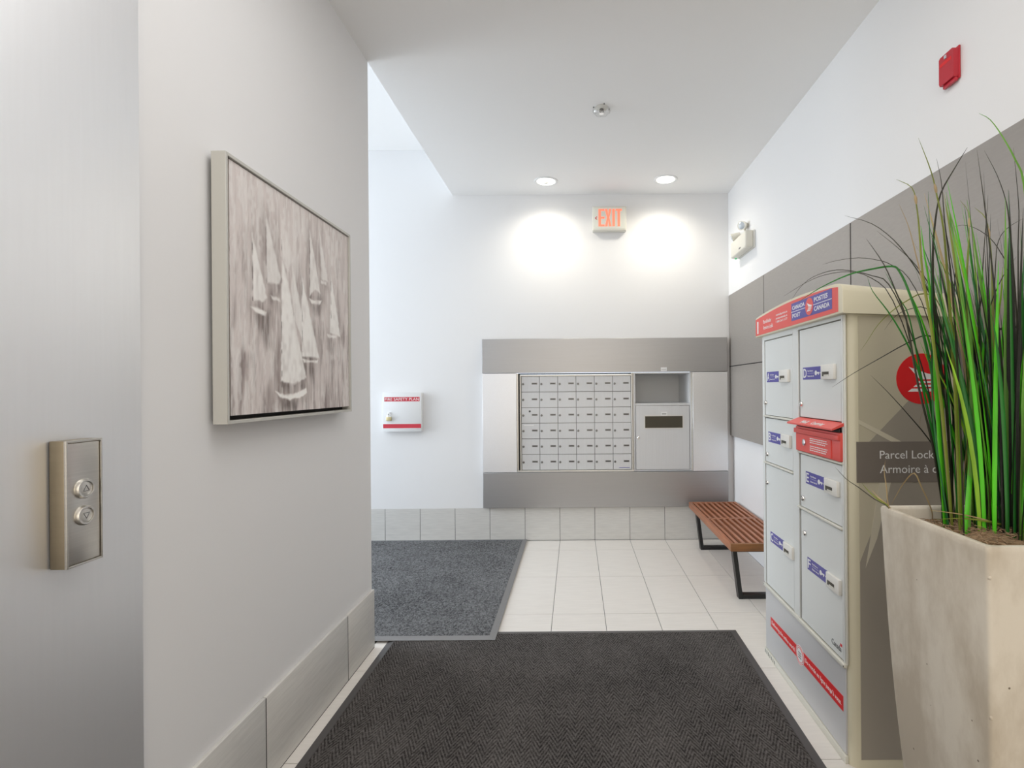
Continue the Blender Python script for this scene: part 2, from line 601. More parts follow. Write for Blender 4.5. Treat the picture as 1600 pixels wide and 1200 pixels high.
t = thing('elevator_call_plate', 'bronze edged steel lift call plate with up and down buttons', 'call button', (LX + 0.007, 1.047, 0.978), math.pi / 2)
W, H, D = 0.080, 0.257, 0.036
obj('housing', B(0, W, -D + 0.004, -0.0025, 0, H, 0.001), M['call_rim'], t)
obj('back_plate', B(0.002, W - 0.003, -0.0024, 0, 0.002, H - 0.002), M['gap_shade'], t)  # thin dark backing, painted shade for the gap behind the housing
fp = obj('face_plate', B(0.004, W - 0.006, -D + 0.001, -D + 0.0045, 0.006, H - 0.006, 0.0006), M['call_plate'], t)
bm = bmesh.new()
box(bm, 0, 0.0035, -D - 0.001, -D + 0.0045, 0, H, 0.0006)
box(bm, W - 0.0035, W, -D - 0.001, -D + 0.0045, 0, H, 0.0006)
box(bm, 0.0035, W - 0.0035, -D - 0.001, -D + 0.0045, H - 0.0045, H, 0.0006)
box(bm, 0.0035, W - 0.0035, -D - 0.001, -D + 0.0045, 0, 0.0045, 0.0006)
obj('rim', bm, M['call_plate'], t)
for zc, up in ((0.156, 1), (0.101, -1)):
    c = (0.0375, -D + 0.001, zc)
    bm = lathe(bmesh.new(), [(0.0205, 0), (0.0205, 0.005), (0.0185, 0.0085), (0.0150, 0.0085), (0.0145, 0.0065), (0.0145, 0.003)], c, (0, -1, 0), 36)
    b_ = obj('button', bm, M['call_plate'], t)
    bm = lathe(bmesh.new(), [(0.0142, 0.001), (0.0142, 0.0062), (0.0132, 0.0068), (0.0, 0.0068)], c, (0, -1, 0), 36)
    obj('button_cap', bm, M['alu_frame'], b_)
    tri = [(0.0375 + 0.0078 * math.sin(a), -D + 0.001 - 0.0068, zc + up * 0.0078 * math.cos(a) - up * 0.001) for a in (0, 2.094, 4.189)]
    pts = []
    for i in range(3):
        for q in range(6):
            pts.append(Vector(tri[i]).lerp(Vector(tri[(i + 1) % 3]), q / 6))
    obj('arrow_mark', tube(bmesh.new(), pts, 0.0007, 6, True), M['lock_grey'], b_)

# ================================================================== mailbox wall
t = thing('mailbox_surround', 'brushed stainless steel surround framing the wall of mailboxes', 'panel', (0, BW, 0))
F0, F1 = -0.057, -0.001
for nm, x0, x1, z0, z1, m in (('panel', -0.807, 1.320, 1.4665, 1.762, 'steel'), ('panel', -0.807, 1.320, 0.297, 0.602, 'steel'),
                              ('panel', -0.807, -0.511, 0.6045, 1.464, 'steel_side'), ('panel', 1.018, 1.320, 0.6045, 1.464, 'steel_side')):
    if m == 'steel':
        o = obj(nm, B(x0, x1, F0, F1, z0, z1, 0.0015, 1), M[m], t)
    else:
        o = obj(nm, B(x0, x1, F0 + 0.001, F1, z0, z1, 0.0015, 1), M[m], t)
lab = obj('notice', B(0.742, 0.794, F0 - 0.0012, F0, 1.474, 1.506), M['white_paint'], t)
obj('print_line', B(0.747, 0.789, F0 - 0.0018, F0 - 0.0012, 1.486, 1.4885), M['lock_grey'], lab)

t = thing('mailbox_bank', 'bank of thirty-six small grey locked mailboxes in the back wall', 'mailboxes', (0, BW, 0))
bm = bmesh.new()
X0, X1, Z0, Z1 = -0.473, 0.485, 0.604, 1.437
box(bm, X1 + 0.001, X1 + 0.010, -0.044, 0.0, 0.606, 1.463, 0.001, 1)
box(bm, X1 + 0.013, X1 + 0.021, -0.040, 0.0, 0.606, 1.463, 0.001, 1)
box(bm, X0 - 0.012, X0 - 0.002, -0.034, 0.0, 0.606, 1.446, 0.001, 1)
box(bm, X0 - 0.036, X1 + 0.021, -0.054, 0.0, 0.6055, 0.618, 0.001, 1)
box(bm, X0 - 0.012, X1 + 0.001, -0.030, 0.0, Z1 + 0.001, 1.450)
obj('frame', bm, M['alu_frame'], t)
bm = B(X0 - 0.036, X0 - 0.024, -0.050, 0.0, 0.619, 1.463)
obj('side_strip', bm, M['call_plate'], t)
bm = B(X0 - 0.0238, X0 - 0.0122, -0.030, 0.0, 0.619, 1.452)
box(bm, X0 - 0.0238, X1 + 0.021, -0.028, 0.0, 1.4525, 1.463)
obj('frame_gap_shade', bm, M['gap_shade'], t)  # solid dark strips, the shade of the frame's gap painted in
obj('body', B(X0 - 0.02, X1 + 0.012, -0.012, 0.42, 0.612, 1.45), M['lock_grey'], t)
pw, ph = (X1 - X0) / 6, (Z1 - 0.619) / 6
dme = None
for r in range(6):
    for c in range(6):
        xa, za = X0 + c * pw, Z1 - (r + 1) * ph
        if dme is None:
            d = dme = obj('door', B(0.0022, pw - 0.0022, -0.026, -0.014, 0.0022, ph - 0.0022, 0.0012, 1), M['alu'], t)
            lk = obj('lock', lathe(bmesh.new(), [(0.0098, -0.001), (0.0098, 0.003), (0.0075, 0.005), (0.0, 0.005)], (0.0165, -0.026, ph * 0.5), (0, -1, 0), 14), M['lock_grey'], d)
            npl = obj('number_plate', B(pw * 0.575, pw * 0.88, -0.0272, -0.0255, ph * 0.48, ph * 0.59), M['lock_grey'], d)
            tk = obj('number', B(pw * 0.62, pw * 0.83, -0.0278, -0.0271, ph * 0.515, ph * 0.55), M['ink'], d)
            d.location = (xa, 0, za)
        else:
            d = share(dme, t, (xa, 0, za))
            for s in (lk, npl, tk):
                share(s, d)
        if r == 2 and c == 0:
            obj('peephole', cyl(bmesh.new(), (pw * 0.46, -0.0255, ph * 0.76), (0, -1, 0), 0.009, 0.001, 16), M['ink'], d)
        if r == 3 and c == 0:
            obj('paper_strip', B(pw * 0.14, pw * 0.68, -0.0275, -0.026, ph * 0.84, ph * 0.90), M['white_ink'], d)
        if r == 5 and c == 5:
            obj('print_line', B(pw * 0.32, pw * 0.9, -0.0268, -0.0255, ph * 0.10, ph * 0.135), M['post_blue'], d)

t = thing('mail_drop_cabinet', 'grey mail drop cabinet with dark slot and open niche beside the mailboxes', 'cabinet', (0, BW, 0))
bm = bmesh.new()
box(bm, 0.508, 0.520, -0.040, 0.44, 0.606, 1.463, 0.001, 1)
box(bm, 0.994, 1.006, -0.040, 0.44, 0.606, 1.463, 0.001, 1)
box(bm, 0.520, 0.994, -0.038, 0.44, 1.452, 1.463)
box(bm, 0.520, 0.994, -0.038, 0.44, 1.176, 1.192)
box(bm, 0.520, 0.994, -0.038, 0.44, 0.606, 0.616)
box(bm, 0.520, 0.994, 0.43, 0.44, 0.616, 1.452)
obj('body', bm, M['alu'], t)
bm = B(0.5205, 0.9935, 0.424, 0.4295, 1.1925, 1.4515)
box(bm, 0.5205, 0.5225, -0.030, 0.4235, 1.1945, 1.4515)
box(bm, 0.9915, 0.9935, -0.030, 0.4235, 1.1945, 1.4515)
box(bm, 0.5205, 0.9935, -0.030, 0.4235, 1.1925, 1.1940)
obj('niche_brightener', bm, M['white_paint'], t)  # paler skin added so the deep niche looks brighter inside
d = obj('door', B(0.524, 0.990, -0.040, -0.026, 0.619, 1.173, 0.0012, 1), M['alu'], t)
obj('slot', B(0.604, 0.930, -0.0415, -0.0395, 0.980, 1.082), M['slot_dark'], d)
bm = bmesh.new()
box(bm, 0.598, 0.604, -0.0425, -0.0395, 0.974, 1.088)
box(bm, 0.930, 0.936, -0.0425, -0.0395, 0.974, 1.088)
box(bm, 0.604, 0.930, -0.0425, -0.0395, 0.974, 0.980)
box(bm, 0.604, 0.930, -0.0425, -0.0395, 1.082, 1.088)
obj('slot_frame', bm, M['alu_frame'], d)
n_ = obj('notice', B(0.742, 0.797, -0.0438, -0.0395, 1.086, 1.120), M['white_paint'], d)
obj('print_line', B(0.750, 0.789, -0.0444, -0.0437, 1.098, 1.104), M['lock_grey'], n_)
obj('lock', lathe(bmesh.new(), [(0.012, 0), (0.012, 0.005), (0.009, 0.008), (0, 0.008)], (0.546, -0.040, 0.894), (0, -1, 0), 18), M['chrome'], d)
obj('jamb_strip', B(1.006, 1.017, -0.050, -0.002, 0.606, 1.463, 0.001, 1), M['alu_frame'], t)

# ================================================================== fire plan box, padlock, exit sign
t = thing('fire_plan_box', 'white wall box with red FIRE SAFETY PLAN heading and red stripe', 'document box', (-1.668, BW, 0.967))
W, H = 0.330, 0.335
obj('body', B(0, W, -0.052, 0, 0, H, 0.003), M['white_paint'], t)
obj('lid', B(-0.002, W + 0.002, -0.060, -0.0525, -0.001, H + 0.004, 0.003), M['white_paint'], t)
hd = obj('heading', B(0.012, W - 0.012, -0.0608, -0.0599, 0.262, 0.299), M['red_ink'], t)
text('FIRE SAFETY PLAN', 0.018, 0.269, 0.023, -0.0608, M['white_ink'], hd, w=W - 0.036, bold=0.003)
obj('stripe', B(0.001, W - 0.001, -0.0608, -0.0599, 0.030, 0.066), M['red_ink'], t)
obj('hasp', B(0.045, 0.068, -0.066, -0.0595, 0.145, 0.168, 0.002), M['chrome'], t)
t = thing('padlock', 'small brass padlock hanging on the fire plan box', 'padlock', (-1.611, BW - 0.070, 1.060))
obj('body', B(-0.022, 0.022, -0.016, 0.002, 0, 0.036, 0.004), M['brass'], t)
pts = [(-0.012, -0.007, 0.034), (-0.012, -0.007, 0.052)] + [(-0.012 * math.cos(a), -0.007, 0.052 + 0.012 * math.sin(a)) for a in np.linspace(0.3, math.pi - 0.3, 8)] + [(0.012, -0.007, 0.052), (0.012, -0.007, 0.034)]
obj('shackle', tube(bmesh.new(), pts, 0.0035, 8), M['chrome'], t)

t = thing('exit_sign', 'cream lit EXIT sign with left arrow high on the back wall', 'exit sign', (0.160, BW, 2.694))
W, H = 0.294, 0.212
obj('housing', B(0, W, -0.060, 0, 0, H, 0.008, 3), M['cream_plastic'], t)
fc = obj('face', B(0.010, W - 0.010, -0.0625, -0.058, 0.014, H - 0.010, 0.001), M['exit_face'], t)
lt_ = {'E': 0.058, 'X': 0.118, 'I': 0.182, 'T': 0.210}
x, z, h, y0, y1 = 0.052, 0.036, 0.150, -0.0640, -0.0620
s = 0.021
bm = bmesh.new()
box(bm, x, x + s, y0, y1, z, z + h)
for zz in (z, z + h / 2 - 0.008, z + h - 0.016):
    box(bm, x + s, x + 0.052, y0, y1, zz, zz + 0.016)
obj('letter', bm, M['exit_red'], fc)
x = 0.108
bm = prism(bmesh.new(), [(x, z + h), (x + s, z + h), (x + 0.0275, z + h * .62), (x + 0.055 - s, z + h), (x + 0.055, z + h), (x + 0.038, z + h / 2), (x + 0.055, z), (x + 0.055 - s, z),
                         (x + 0.0275, z + h * .38), (x + s, z), (x, z), (x + 0.017, z + h / 2)], y0, y1)
obj('letter', bm, M['exit_red'], fc)
obj('letter', B(0.172, 0.172 + s, y0, y1, z, z + h), M['exit_red'], fc)
bm = B(0.217, 0.217 + s, y0, y1, z, z + h - 0.016)
box(bm, 0.201, 0.254, y0, y1, z + h - 0.016, z + h)
obj('letter', bm, M['exit_red'], fc)
bm = prism(bmesh.new(), [(0.020, z + h * .48), (0.036, z + h * .58), (0.041, z + h * .55), (0.029, z + h * .48), (0.041, z + h * .41), (0.036, z + h * .38)], y0, y1)
obj('arrow', bm, M['red_ink'], fc)

# ================================================================== ceiling fittings
def downlight(x, y, label, power, seen):
    t = thing('downlight', label, 'ceiling light', (x, y, CZ), group='recessed downlights')
    bm = lathe(bmesh.new(), [(0.098, 0.0), (0.098, -0.004), (0.090, -0.008), (0.080, -0.006), (0.072, -0.001)], (0, 0, 0), (0, 0, 1), 40)
    obj('trim_ring', bm, M['white_paint'], t)
    bm = lathe(bmesh.new(), [(0.074, -0.002), (0.060, -0.005), (0.0, -0.007)], (0, 0, 0), (0, 0, 1), 32)
    obj('diffuser', bm, M['lamp'], t)
    if seen:
        bm = lathe(bmesh.new(), [(0.018, -0.004), (0.020, -0.012), (0.014, -0.020), (0.0, -0.023)], (0, 0, 0), (0, 0, 1), 18)
        obj('bulb', bm, M['white_plastic'], t)
    d = bpy.data.lights.new('downlight_lamp', 'SPOT')
    d.energy = power
    d.spot_size = math.radians(156)
    d.spot_blend = 1.0
    d.shadow_soft_size = 0.06
    d.color = (1.0, 0.93, 0.80)
    l = bpy.data.objects.new('downlight_lamp', d)
    C.objects.link(l)
    l.location = (x, y, CZ - 0.03)


downlight(-0.228, 4.30, 'round glowing downlight with visible bulb, left of the EXIT sign', 19, True)
downlight(0.750, 4.28, 'round glowing downlight in the ceiling, right of the EXIT sign', 19, False)

t = thing('ceiling_sprinkler', 'clear cupped sprinkler guard on the white ceiling', 'sprinkler', (0.172, 3.174, CZ))
obj('escutcheon', lathe(bmesh.new(), [(0.040, 0.0), (0.040, -0.003), (0.026, -0.010), (0.0, -0.010)], (0, 0, 0), (0, 0, 1), 28), M['white_plastic'], t)
bm = bmesh.new()
n = 40
rings = []
for z, r, lobe in ((-0.004, 0.046, .04), (-0.020, 0.050, .06), (-0.034, 0.046, .09), (-0.040, 0.036, .10)):
    rings.append([bm.verts.new((r * (1 + lobe * math.cos(6 * 2 * math.pi * k / n)) * math.cos(2 * math.pi * k / n), r * (1 + lobe * math.cos(6 * 2 * math.pi * k / n)) * math.sin(2 * math.pi * k / n), z)) for k in range(n)])
for A_, D_ in zip(rings, rings[1:]):
    for k in range(n):
        bm.faces.new((A_[k], A_[(k + 1) % n], D_[(k + 1) % n], D_[k]))
obj('clear_guard', bm, M['clear'], t)
bm = tube(bmesh.new(), [(-0.010, 0, -0.008), (-0.012, 0, -0.024), (0, 0, -0.036)], 0.0022, 6)
tube(bm, [(0.010, 0, -0.008), (0.012, 0, -0.024), (0, 0, -0.036)], 0.0022, 6)
cyl(bm, (0, 0, -0.008), (0, 0, -1), 0.011, 0.008, 14)
obj('sprinkler_frame', bm, M['lock_grey'], t)
obj('deflector', cyl(bmesh.new(), (0, 0, -0.036), (0, 0, -1), 0.015, 0.002, 20), M['chrome'], t)
for a in (0.3, 1.6, 3.3, 5.0):
    obj('clip', cyl(bmesh.new(), (0.049 * math.cos(a), 0.049 * math.sin(a), 0), (0, 0, -1), 0.0035, 0.006, 8), M['lock_grey'], t)

# ================================================================== things on the right wall
t = thing('emergency_light', 'cream emergency light with two lamp heads high by the corner', 'emergency light', (RPX, 4.286, 2.376), -math.pi / 2)
W, H = 0.372, 0.130
obj('body', B(0, W, -0.074, -0.012, 0, H, 0.012, 3), M['cream_plastic'], t)
obj('back_plate', B(0.003, W + 0.003, -0.013, 0, -0.001, H, 0.002), M['white_plastic'], t)
obj('switch', B(0.215, 0.255, -0.0765, -0.0735, 0.022, 0.032, 0.001), M['lock_grey'], t)
obj('indicator', B(0.010, 0.030, -0.045, -0.030, -0.006, 0.001, 0.001), M['green_led'], t)


def head(px, py, pz, ax, lensm):
    ax = Vector(ax).normalized()
    p = Vector((px, py, pz))
    h = obj('lamp_head', lathe(bmesh.new(), [(0.0, -0.050), (0.018, -0.048), (0.024, -0.030), (0.030, -0.006), (0.034, 0.010), (0.036, 0.022), (0.030, 0.022)], p, ax, 26), M['cream_plastic'], t)
    obj('lens', lathe(bmesh.new(), [(0.031, 0.012), (0.031, 0.020), (0.020, 0.027), (0.0, 0.030)], p, ax, 26), M[lensm], h)
    obj('swivel', tube(bmesh.new(), [(px - ax.x * 0.03, py - ax.y * 0.03, H - 0.012), (px - ax.x * 0.03, py - ax.y * 0.03, pz - 0.01)], 0.010, 10), M['cream_plastic'], h)


head(0.215, -0.040, H + 0.078, (0.62, -0.75, -0.22), 'lens')
head(0.035, -0.050, H + 0.040, (-0.35, -0.85, -0.35), 'lens')

t = thing('fire_alarm_horn', 'small red fire alarm horn near the top of the right wall', 'fire alarm', (RPX, 1.902, 2.412), -math.pi / 2)
W, H = 0.074, 0.102
obj('mount', B(-0.004, W + 0.002, -0.006, 0, -0.006, H + 0.006, 0.002), M['alarm_red'], t)
bm = prism(bmesh.new(), [(0.004, 0), (W - 0.004, 0), (W, 0.006), (W, H - 0.004), (W - 0.006, H), (0.006, H), (0, H - 0.005), (0, 0.010)], -0.024, -0.006)
obj('body', bm, M['alarm_red'], t)
obj('grille_slot', B(0.006, W - 0.012, -0.0246, -0.0235, 0.066, 0.078), M['deep_red'], t)
obj('strobe', B(0.030, 0.040, -0.0275, -0.0235, 0.084, 0.096, 0.001), M['lens'], t)
obj('lip', B(0.010, W - 0.002, -0.018, -0.006, -0.014, -0.001, 0.003), M['alarm_red'], t)

# ================================================================== painting
t = thing('sailboat_painting', 'square grey and white sailboat painting in a pale floater frame', 'painting', (LX, 1.522, 1.236), math.pi / 2)
W, H = 0.832, 0.792
bm = bmesh.new()
box(bm, -0.008, 0.002, -0.057, -0.014, 0, H, 0.001, 1)
box(bm, W - 0.010, W, -0.057, -0.014, 0, H, 0.001, 1)
box(bm, 0.002, W - 0.010, -0.057, -0.014, 0, 0.010, 0.001, 1)
box(bm, 0.002, W - 0.010, -0.057, -0.014, H - 0.010, H, 0.001, 1)
obj('frame', bm, M['frame_white'], t)
obj('frame_back', B(0.002, W - 0.010, -0.020, -0.012, 0.010, H - 0.010), M['gap_shade'], t)
obj('hanging_rail', B(0.05, W - 0.05, -0.012, 0, H - 0.10, H - 0.06), M['frame_white'], t)
PAINT = [
  ('sail', [(0.236, 0.752), (0.254, 0.704), (0.221, 0.693)], 0.35),
  ('sail', [(0.198, 0.686), (0.284, 0.483), (0.274, 0.462), (0.206, 0.451)], 0.75),
  ('sail', [(0.287, 0.705), (0.367, 0.564), (0.33, 0.515), (0.29, 0.562)], 0.35),
  ('sail', [(0.381, 0.718), (0.391, 0.681), (0.379, 0.584), (0.374, 0.641)], 0.4),
  ('sail', [(0.434, 0.753), (0.442, 0.696), (0.435, 0.646), (0.428, 0.692)], 0.4),
  ('sail', [(0.125, 0.591), (0.203, 0.403), (0.177, 0.386), (0.13, 0.383)], 0.9),
  ('sail', [(0.489, 0.704), (0.565, 0.481), (0.523, 0.489), (0.48, 0.457)], 0.85),
  ('sail', [(0.562, 0.732), (0.63, 0.542), (0.573, 0.537)], 0.7),
  ('sail', [(0.661, 0.722), (0.677, 0.619), (0.654, 0.613)], 0.5),
  ('sail', [(0.362, 0.54), (0.425, 0.37), (0.458, 0.242), (0.37, 0.351), (0.35, 0.463)], 0.8),
  ('sail', [(0.428, 0.513), (0.551, 0.223), (0.423, 0.224), (0.417, 0.369)], 1.0),
  ('sail', [(0.656, 0.574), (0.74, 0.326), (0.643, 0.333)], 1.0),
  ('sail', [(0.295, 0.546), (0.329, 0.481), (0.385, 0.306), (0.451, 0.145), (0.366, 0.12), (0.279, 0.128), (0.288, 0.407)], 1.0),
  ('hull', [(0.245, 0.095), (0.293, 0.083), (0.366, 0.085), (0.45, 0.107), (0.456, 0.09), (0.421, 0.073), (0.334, 0.063), (0.274, 0.075)], 1.0),
  ('hull', [(0.114, 0.362), (0.159, 0.362), (0.198, 0.352), (0.194, 0.343), (0.142, 0.347)], 0.9),
  ('hull', [(0.423, 0.215), (0.482, 0.209), (0.544, 0.216), (0.537, 0.203), (0.434, 0.201)], 0.9),
  ('hull', [(0.476, 0.445), (0.522, 0.446), (0.577, 0.455), (0.561, 0.439), (0.491, 0.431)], 0.9),
  ('hull', [(0.617, 0.327), (0.705, 0.326), (0.698, 0.315), (0.626, 0.313)], 0.9),
  ('hull', [(0.22, 0.414), (0.278, 0.413), (0.28, 0.403), (0.231, 0.403)], 0.7),
  ('hull', [(0.569, 0.536), (0.616, 0.536), (0.613, 0.523), (0.57, 0.524)], 0.7),
  ('dark', [(0.286, 0.126), (0.433, 0.129), (0.433, 0.103), (0.366, 0.091), (0.284, 0.103)], 0.7),
  ('dark', [(0.283, 0.061), (0.456, 0.072), (0.457, 0.021), (0.283, 0.027)], 0.75),
  ('dark', [(0.138, 0.339), (0.221, 0.358), (0.224, 0.236), (0.201, 0.234)], 0.55),
  ('dark', [(0.423, 0.195), (0.506, 0.195), (0.542, 0.109), (0.517, 0.102)], 0.6),
  ('dark', [(0.503, 0.427), (0.567, 0.44), (0.554, 0.4), (0.522, 0.392)], 0.8),
  ('dark', [(0.626, 0.305), (0.698, 0.312), (0.682, 0.257), (0.632, 0.253)], 0.6),
  ('dark', [(0.231, 0.451), (0.289, 0.462), (0.287, 0.351), (0.222, 0.406)], 0.5),
  ('dark', [(0.423, 0.227), (0.531, 0.218), (0.531, 0.214), (0.423, 0.215)], 0.9),
  ('dark', [(0.486, 0.458), (0.561, 0.474), (0.574, 0.454), (0.492, 0.45)], 0.6),
  ('dark', [(0.711, 0.654), (0.742, 0.662), (0.733, 0.584), (0.714, 0.58)], 0.6),
  ('dark', [(0.1, 0.207), (0.12, 0.208), (0.115, 0.173), (0.101, 0.172)], 0.5),
]
rng = np.random.default_rng(5)
cx0, cx1, cz0, cz1 = 0.016, W - 0.013, 0.024, H - 0.013
NX, NZ = 260, 270
gx, gz = np.meshgrid(np.linspace(cx0, cx1, NX), np.linspace(cz0, cz1, NZ), indexing='ij')


def vnoise(nx, nz):
    g_ = rng.random((nx + 2, nz + 2))
    u = (gx - cx0) / (cx1 - cx0) * nx
    v = (gz - cz0) / (cz1 - cz0) * nz
    i, j = u.astype(int), v.astype(int)
    a, b = u - i, v - j
    a, b = a * a * (3 - 2 * a), b * b * (3 - 2 * b)
    return (g_[i, j] * (1 - a) + g_[i + 1, j] * a) * (1 - b) + (g_[i, j + 1] * (1 - a) + g_[i + 1, j + 1] * a) * b


streak = 0.30 * vnoise(34, 5) + 0.24 * vnoise(80, 10) + 0.18 * vnoise(150, 20) + 0.28 * vnoise(12, 5)
broad = vnoise(5, 4)
zz = (gz - cz0) / (cz1 - cz0)
mud = np.clip((streak - 0.47) * 2.9 + 0.16 + 0.70 * (broad - 0.5), 0, 1) * np.clip(1.25 - 0.95 * zz, 0.30, 1.0)
pale = np.array([0.74, 0.675, 0.655])
brown = np.array([0.30, 0.245, 0.235])
white = np.array([0.97, 0.95, 0.925])
darkc = np.array([0.11, 0.085, 0.075])
col = pale[None, None, :] * (1 - mud[..., None]) + brown[None, None, :] * mud[..., None]
hi = np.clip((0.5 * vnoise(70, 10) + 0.3 * vnoise(120, 40) + 0.2 * vnoise(9, 4) - 0.50) * 3.0, 0, 0.40)
col = col * (1 - hi[..., None]) + white[None, None, :] * 0.95 * hi[..., None]


def inside(poly, soft):
    """soft-edged mask of a polygon on the canvas"""
    pin = np.zeros(gx.shape, bool)
    dist = np.full(gx.shape, 9.0)
    n_ = len(poly)
    wob = (vnoise(50, 50) - 0.5) * 0.005
    X, Z = gx + wob, gz + (vnoise(50, 50) - 0.5) * 0.005
    for i in range(n_):
        xa, za = poly[i]
        xb, zb = poly[(i + 1) % n_]
        cr = ((za > Z) != (zb > Z)) & (X < (xb - xa) * (Z - za) / ((zb - za) or 1e-9) + xa)
        pin ^= cr
        dx, dz = xb - xa, zb - za
        tt = np.clip(((X - xa) * dx + (Z - za) * dz) / (dx * dx + dz * dz + 1e-12), 0, 1)
        dist = np.minimum(dist, np.hypot(X - xa - tt * dx, Z - za - tt * dz))
    sd = np.where(pin, dist, -dist)
    return np.clip(sd / soft + 0.5, 0, 1)


# darker scumble around the boats
near = np.zeros(gx.shape)
for kind, poly, st in PAINT:
    if kind == 'sail' and st > 0.6:
        low = min(p[1] for p in poly)
        near = np.maximum(near, inside(poly, 0.11) * np.clip(1.3 - (gz - low) / 0.25, 0, 1) * (gz > low - 0.16))
    if kind == 'hull':
        near = np.maximum(near, inside(poly, 0.13) * 1.2)
near = np.clip(near * (0.36 + (streak - 0.35) * 2.8), 0, 0.9)[..., None]
col = col * (1 - near) + np.array([0.26, 0.205, 0.19])[None, None, :] * near
for order in ('dark', 'sail', 'hull'):
    for kind, poly, st in PAINT:
        if kind != order:
            continue
        if kind == 'dark':
            a = inside(poly, 0.028) * st * np.clip(0.35 + (streak - 0.4) * 3, 0, 1)
            cc = darkc
        elif kind == 'sail':
            a = inside(poly, 0.008) * st * np.clip(0.88 + (vnoise(60, 30) - 0.4) * 0.5, 0.7, 1)
            cc = white
        else:
            a = inside(poly, 0.006) * st * np.clip(0.55 + vnoise(50, 50) * 0.8, 0, 1)
            cc = white * 1.06
        col = col * (1 - a[..., None]) + cc[None, None, :] * a[..., None]
for xm, za, zb in ((0.287, 0.10, 0.56), (0.199, 0.44, 0.68), (0.126, 0.38, 0.58), (0.425, 0.24, 0.50), (0.482, 0.45, 0.69), (0.655, 0.30, 0.55), (0.292, 0.55, 0.62)):
    a = np.clip(1.6 - np.abs(gx - xm) / 0.0022, 0, 1) * ((gz > za) & (gz < zb)) * np.clip((vnoise(30, 40) - 0.35) * 2.2, 0, 0.75)
    col = col * (1 - a[..., None]) + darkc[None, None, :] * a[..., None]
relief = (vnoise(150, 60) - 0.5) * 0.0012
vs = np.stack([gx, np.full(gx.shape, -0.050) - relief, gz], -1).reshape(-1, 3)
idx = np.arange(NX * NZ).reshape(NX, NZ)
fq = np.stack([idx[:-1, :-1], idx[1:, :-1], idx[1:, 1:], idx[:-1, 1:]], -1).reshape(-1, 4)
me = bpy.data.meshes.new('painted_surface')
me.from_pydata(vs.tolist(), [], fq.tolist())
at = me.color_attributes.new('paint', 'FLOAT_COLOR', 'POINT')
at.data.foreach_set('color', np.concatenate([col.reshape(-1, 3), np.ones((NX * NZ, 1))], 1).ravel())
pm = mat('oil_paint', (0.6, 0.5, 0.5, 1), 0.55)
an = pm.node_tree.nodes.new('ShaderNodeAttribute')
an.attribute_name = 'paint'
pm.node_tree.links.new(an.outputs['Color'], pm.node_tree.nodes['Principled BSDF'].inputs['Base Color'])
me.materials.append(pm)
cv = obj('canvas', B(cx0, cx1, -0.0485, -0.0205, cz0, cz1, 0.001, 1), mat('canvas_edge', (0.52, 0.45, 0.40, 1), 0.8), t)
ps = bpy.data.objects.new('painted_surface', me)
C.objects.link(ps)
ps.parent = cv

# ================================================================== floor mats
def floor_mat(name, label, x0, x1, y0, y1, z, bw, edge, pile, sides, lift=None):
    t = thing(name, label, 'mat', (x0, y0, z))
    w, l = x1 - x0, y1 - y0
    nx, ny = 30, 30
    bm = bmesh.new()
    box(bm, bw if 'l' in sides else 0, w - bw if 'r' in sides else w, bw if 'f' in sides else 0, l - bw if 'b' in sides else l, 0.0005, 0.0085, 0.001, 1)
    cp = obj('carpet', bm, pile, t)

    def edge_strip(a, b, inn):
        """ramped vinyl edge: outer line a-b, inner line offset inwards"""
        a, b, inn = Vector(a), Vector(b), Vector(inn)
        d = (b - a).normalized()
        m_ = inn.length
        bm = bmesh.new()
        lo = [a, b, b + inn - d * m_, a + inn + d * m_]
        v = [bm.verts.new((p.x, p.y, 0.0003)) for p in lo] + [bm.verts.new((p.x, p.y, hh)) for p, hh in zip(lo, (0.002, 0.002, 0.0088, 0.0088))]
        for q in ((0, 1, 2, 3), (4, 5, 6, 7), (0, 1, 5, 4), (1, 2, 6, 5), (2, 3, 7, 6), (3, 0, 4, 7)):
            bm.faces.new([v[i] for i in q])
        return obj('edging', bm, edge, t)
    if 'f' in sides:
        edge_strip((0, 0, 0), (w, 0, 0), (0, bw, 0))
    if 'b' in sides:
        edge_strip((w, l, 0), (0, l, 0), (0, -bw, 0))
    if 'l' in sides:
        edge_strip((0, l, 0), (0, 0, 0), (bw, 0, 0))
    if 'r' in sides:
        edge_strip((w, 0, 0), (w, l, 0), (-bw, 0, 0))
    return t


floor_mat('door_mat', 'dark charcoal herringbone mat with dark edging in front of the parcel locker', -1.000, 0.866, -0.10, 2.868, 0.0003, 0.036, M['mat_border_dark'], M['herring_carpet'], 'lrfb')
t = floor_mat('door_mat', 'mid grey plain loop mat with pale vinyl edging along the back wall', -2.9, -0.432, 2.757, BW - 0.014, 0.0100, 0.036, M['mat_border'], M['grey_carpet'], 'lrfb')

